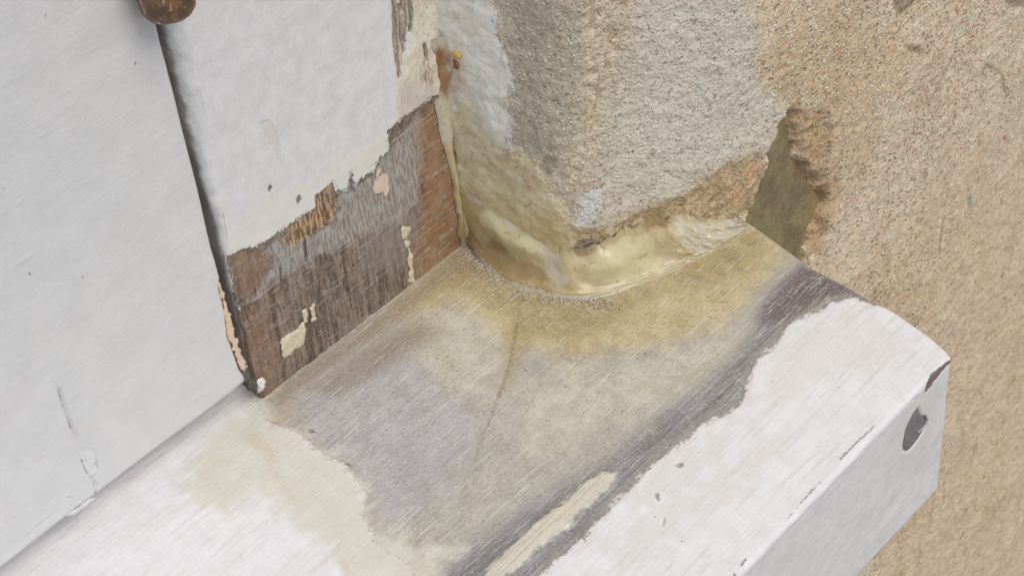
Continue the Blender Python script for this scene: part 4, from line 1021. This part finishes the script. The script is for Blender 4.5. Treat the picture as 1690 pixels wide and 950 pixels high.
bul += (0.40 * fbm(SB / 6, BV * 3, 2, 311) + 0.06 * fbm(SB / 1.6, BV * 9, 3, 315) + 0.45 * sstep(SB, 54, 62) * fbm(SB / 2.2, BV * 6, 3, 318)) * sstep(BV, 0.0, 0.15)
ridge = bell(BV, 0.14 + 0.03 * vnoise(SB / 9, SB * 0, None, 321), 0.035) * 0.45 + bell(BV, 0.05, 0.02) * 0.25
bul += ridge * sstep(SB, 6, 20) * (0.6 + 0.5 * vnoise(SB / 4, SB * 0 + 3, None, 322))
B3[..., 0] += wn[:, None, 0] * bul; B3[..., 1] += wn[:, None, 1] * bul
B3[..., 2] += 0.35 * bul + rag[:, None] * BV ** 14
At = {'brown': np.clip(0.75 * bell(SB, 2, 4) * (1 - 0.5 * BV) + 0.85 * left * bell(vw, 0.30, 0.24) + 0.8 * bell(SB, 38, 5) * bell(BV, 0.95, 0.12) + 0.75 * bell(SB, 60, 10) * bell(vw, 0.95, 0.22) + 0.35 * bell(BV, 0.06, 0.06), 0, 1),
      'creamy': np.clip(left * sstep(vw, 0.74, 0.95) + 0.9 * bell(SB, 29.5, 3.2) * sstep(vw, 0.15, 0.5) + sstep(SB, 58, 66) * bell(vw, 0.5, 0.42), 0, 1),
      'shelf': np.clip(bell(SB, 46, 10) * bell(vw, 0.55, 0.35) * 1.2 + left * sstep(SB, 8, 14) * bell(vw, 0.70, 0.10) * 1.1, 0, 1),
      'rusty': 0 * SB,
      'dust': np.clip(bell(BV, 0.0, 0.12) * 0.8 * sstep(-SB, -46, -30) + 0.6 * bell(SB, 4, 7) * sstep(-BV, -0.5, -0.1), 0, 1)}
make_mesh('cove', B3, grid_faces(NB, MB_), bead_mat, At, bead)
# upright strip that fills the corner between frame and plaster
zt = np.linspace(-0.5, 64, 220); vt = np.linspace(0, 1, 30)
TZ, TV = np.meshgrid(zt, vt, indexing='ij')
wl = 2.2 + 2.0 * sstep(TZ, 20, 50) + 0.5 * fbm(TZ / 5, TZ * 0, 3, 331)      # spread onto the frame
wr = 5.0 + 2.0 * sstep(TZ, 30, 60) + 0.6 * fbm(TZ / 6, TZ * 0 + 5, 3, 335)
rp, rn = plan_at(np.full(zt.shape, 1.0))
wrp, wrn = plan_at(1.2 + wr)
P0 = np.stack([-wl, 0 * wl + 0.25, TZ], -1)
P2 = np.stack([wrp[..., 0] - 0.15 * wrn[..., 0], wrp[..., 1] - 0.15 * wrn[..., 1], TZ], -1)
P1 = np.stack([-0.7 + 0 * wl, -1.3 + 0 * wl, TZ], -1)
T3 = ((1 - TV) ** 2)[..., None] * P0 + (2 * TV * (1 - TV))[..., None] * P1 + (TV ** 2)[..., None] * P2
bt = (0.35 * fbm(TZ / 9, TV * 2, 3, 341) + 0.12 * fbm(TZ / 2, TV * 6, 2, 345) + 0.35) * np.sin(np.pi * TV)
bt *= 1 - sstep(TZ, 58, 64)
T3[..., 0] -= 0.8 * bt; T3[..., 1] -= 0.6 * bt
At = {'brown': np.clip(1.0 - TZ / 16, 0, 1) * 0.9 + 1.0 * bell(TZ, 54, 8) * bell(TV, 0.45, 0.3), 'rusty': np.clip(bell(TZ, 55, 7) * bell(TV, 0.5, 0.35) * (1 + fbm(TZ / 2.5, TV * 5, 3, 351)), 0, 1), 'creamy': 0.75 * sstep(TZ, 22, 40), 'shelf': 0 * TZ, 'dust': np.clip(0.5 - TZ / 12, 0, 1)}
make_mesh('corner_strip', T3, grid_faces(*TZ.shape), bead_mat, At, bead)

# ------------------------------------------------------------------ crumbs and scraps
def lump(name, centre, size, seed, mat, sub=3, rough=0.35, flat=(1, 1, 1)):
    import bmesh
    bm = bmesh.new()
    bmesh.ops.create_icosphere(bm, subdivisions=sub, radius=1.0)
    co = np.array([v.co[:] for v in bm.verts])
    d = 1 + rough * vnoise(co[:, 0] * 1.6 + 9, co[:, 1] * 1.6, co[:, 2] * 1.6, seed) + 0.5 * rough * vnoise(co[:, 0] * 4 + 3, co[:, 1] * 4, co[:, 2] * 4, seed + 1)
    co = co * d[:, None] * size * np.array(flat)
    fs = [[v.index for v in f.verts] for f in bm.faces]
    bm.free()
    o = make_mesh(name, co, fs, mat)
    o.location = Vector(centre) * MM
    return o
def plain(name, c1, c2, rough=0.6, scale=1.5, sss=None):
    n = Nodes(name); a = n.noise(scale, 4)
    return n.finish(n.mix(n.ss(a, 0.3, 0.7), c1, c2), rough, n.bump(a, 0.5, 0.0005), sss=sss)
yellow_mat = plain('yellow_foam', rgb(186, 142, 44, KV), rgb(218, 186, 92, KV))
rust_mat = plain('rusty_crumb', rgb(104, 68, 42, KV), rgb(166, 118, 76, KV), 0.6, 2.0)
tag(lump('foam_crumb', CRUMB_AT, 1.15, 3, yellow_mat, 3, 0.5), 'tiny bright yellow foam crumb stuck at the top of the resin corner', 'crumb')
tag(lump('rust_flake', RUST_AT, 1.25, 8, rust_mat, 3, 0.45, (0.7, 0.7, 1.25)), 'small rust brown flake just under the yellow crumb', 'flake')
moss_mat = plain('dark_debris', rgb(58, 60, 50, KV), rgb(104, 104, 90, KV), 0.8, 2.5)
tag(lump('debris_clump', DEBRIS_AT, 1.5, 14, moss_mat, 3, 0.5, (0.8, 0.8, 1.2)), 'dark greenish debris clump in the gap at the casement corner', 'debris')
scrap_mat = plain('white_scrap', rgb(204, 202, 196, KV), rgb(224, 222, 218, KV), 0.35, 1.0)
tag(lump('paint_scrap', SCRAP_AT, 1.5, 21, scrap_mat, 3, 0.5, (0.75, 0.7, 1.2)), 'small glossy white paint scrap at the foot of the frame post', 'paint scrap')

# ------------------------------------------------------------------ sanding dust: fibres and specks too many to count
rng = np.random.default_rng(7)
dv, df = [], []
def add_speck(x, t, size, ln, ang):
    z0 = -t * SLOPE - 0.12
    c, s_ = math.cos(ang), math.sin(ang)
    b = len(dv)
    for (a, w_, h_) in ((-ln, 0, 0), (0, size, 0), (ln, 0, 0), (0, -size, 0), (0, 0, size * 1.3)):
        dv.append((x + a * c - w_ * s_, -t + a * s_ + w_ * c, z0 + h_))
    for tri in ((0, 1, 4), (1, 2, 4), (2, 3, 4), (3, 0, 4)):
        df.append(tuple(b + q for q in tri))
cand_x = rng.uniform(-75, 56, 16000); cand_t = rng.uniform(-1, 80, 16000)
din = layer('sill', 'wood', cand_x, cand_t)
dam = layer('sill', 'amber', cand_x, cand_t); dol = layer('sill', 'olive', cand_x, cand_t)
cl = vnoise(cand_x / 9, cand_t / 9, None, 401)
prob = np.where(din > 0.5, 0.05 + 0.16 * sstep(dam, -6, 2) + 0.12 * sstep(dol, -4, 4), 0.0) * (1 + 0.8 * cl)
prob += np.where(din > 0.5, 0.55 * np.exp(-((np.hypot(cand_x + 4, cand_t - 12) - 5) / 6) ** 2), 0)
take = rng.random(16000) < prob * 0.75
for x, t in zip(cand_x[take], cand_t[take]):
    sz = abs(rng.normal(0.07, 0.04)) + 0.04
    add_speck(x, t, sz, sz * rng.choice([1.2, 1.6, 3.5, 6.0], p=[.55, .33, .10, .02]), rng.uniform(0, math.pi))
for k in range(1500):
    q = rng.uniform(0, 6.2)
    i0 = min(int(q), len(fp) - 2); f_ = q - i0
    bx_ = fp[i0] * (1 - f_) + fp[i0 + 1] * f_
    if rng.random() > 0.25 + 0.75 * sstep(np.array([vnoise(np.array([q * 3.1]), np.array([0.5]), None, 77)[0]]), -0.4, 0.4)[0]:
        continue
    dx_, dy_ = rng.normal(0, 1.7), rng.normal(-0.8, 1.7)
    sz = abs(rng.normal(0.09, 0.05)) + 0.05
    add_speck(bx_[0] + dx_ - 0.3, -(bx_[1] + dy_), sz, sz * rng.choice([1.2, 1.8, 4.0], p=[.6, .3, .1]), rng.uniform(0, math.pi))
dust_mat = plain('sanding_dust', rgb(188, 176, 150, KT), rgb(212, 204, 186, KT), 0.8, 2.0)
tag(make_mesh('sanding_dust', dv, df, dust_mat, smooth=False), 'pale sanding dust and fibres scattered over the resin on the sill', 'dust', kind='stuff')
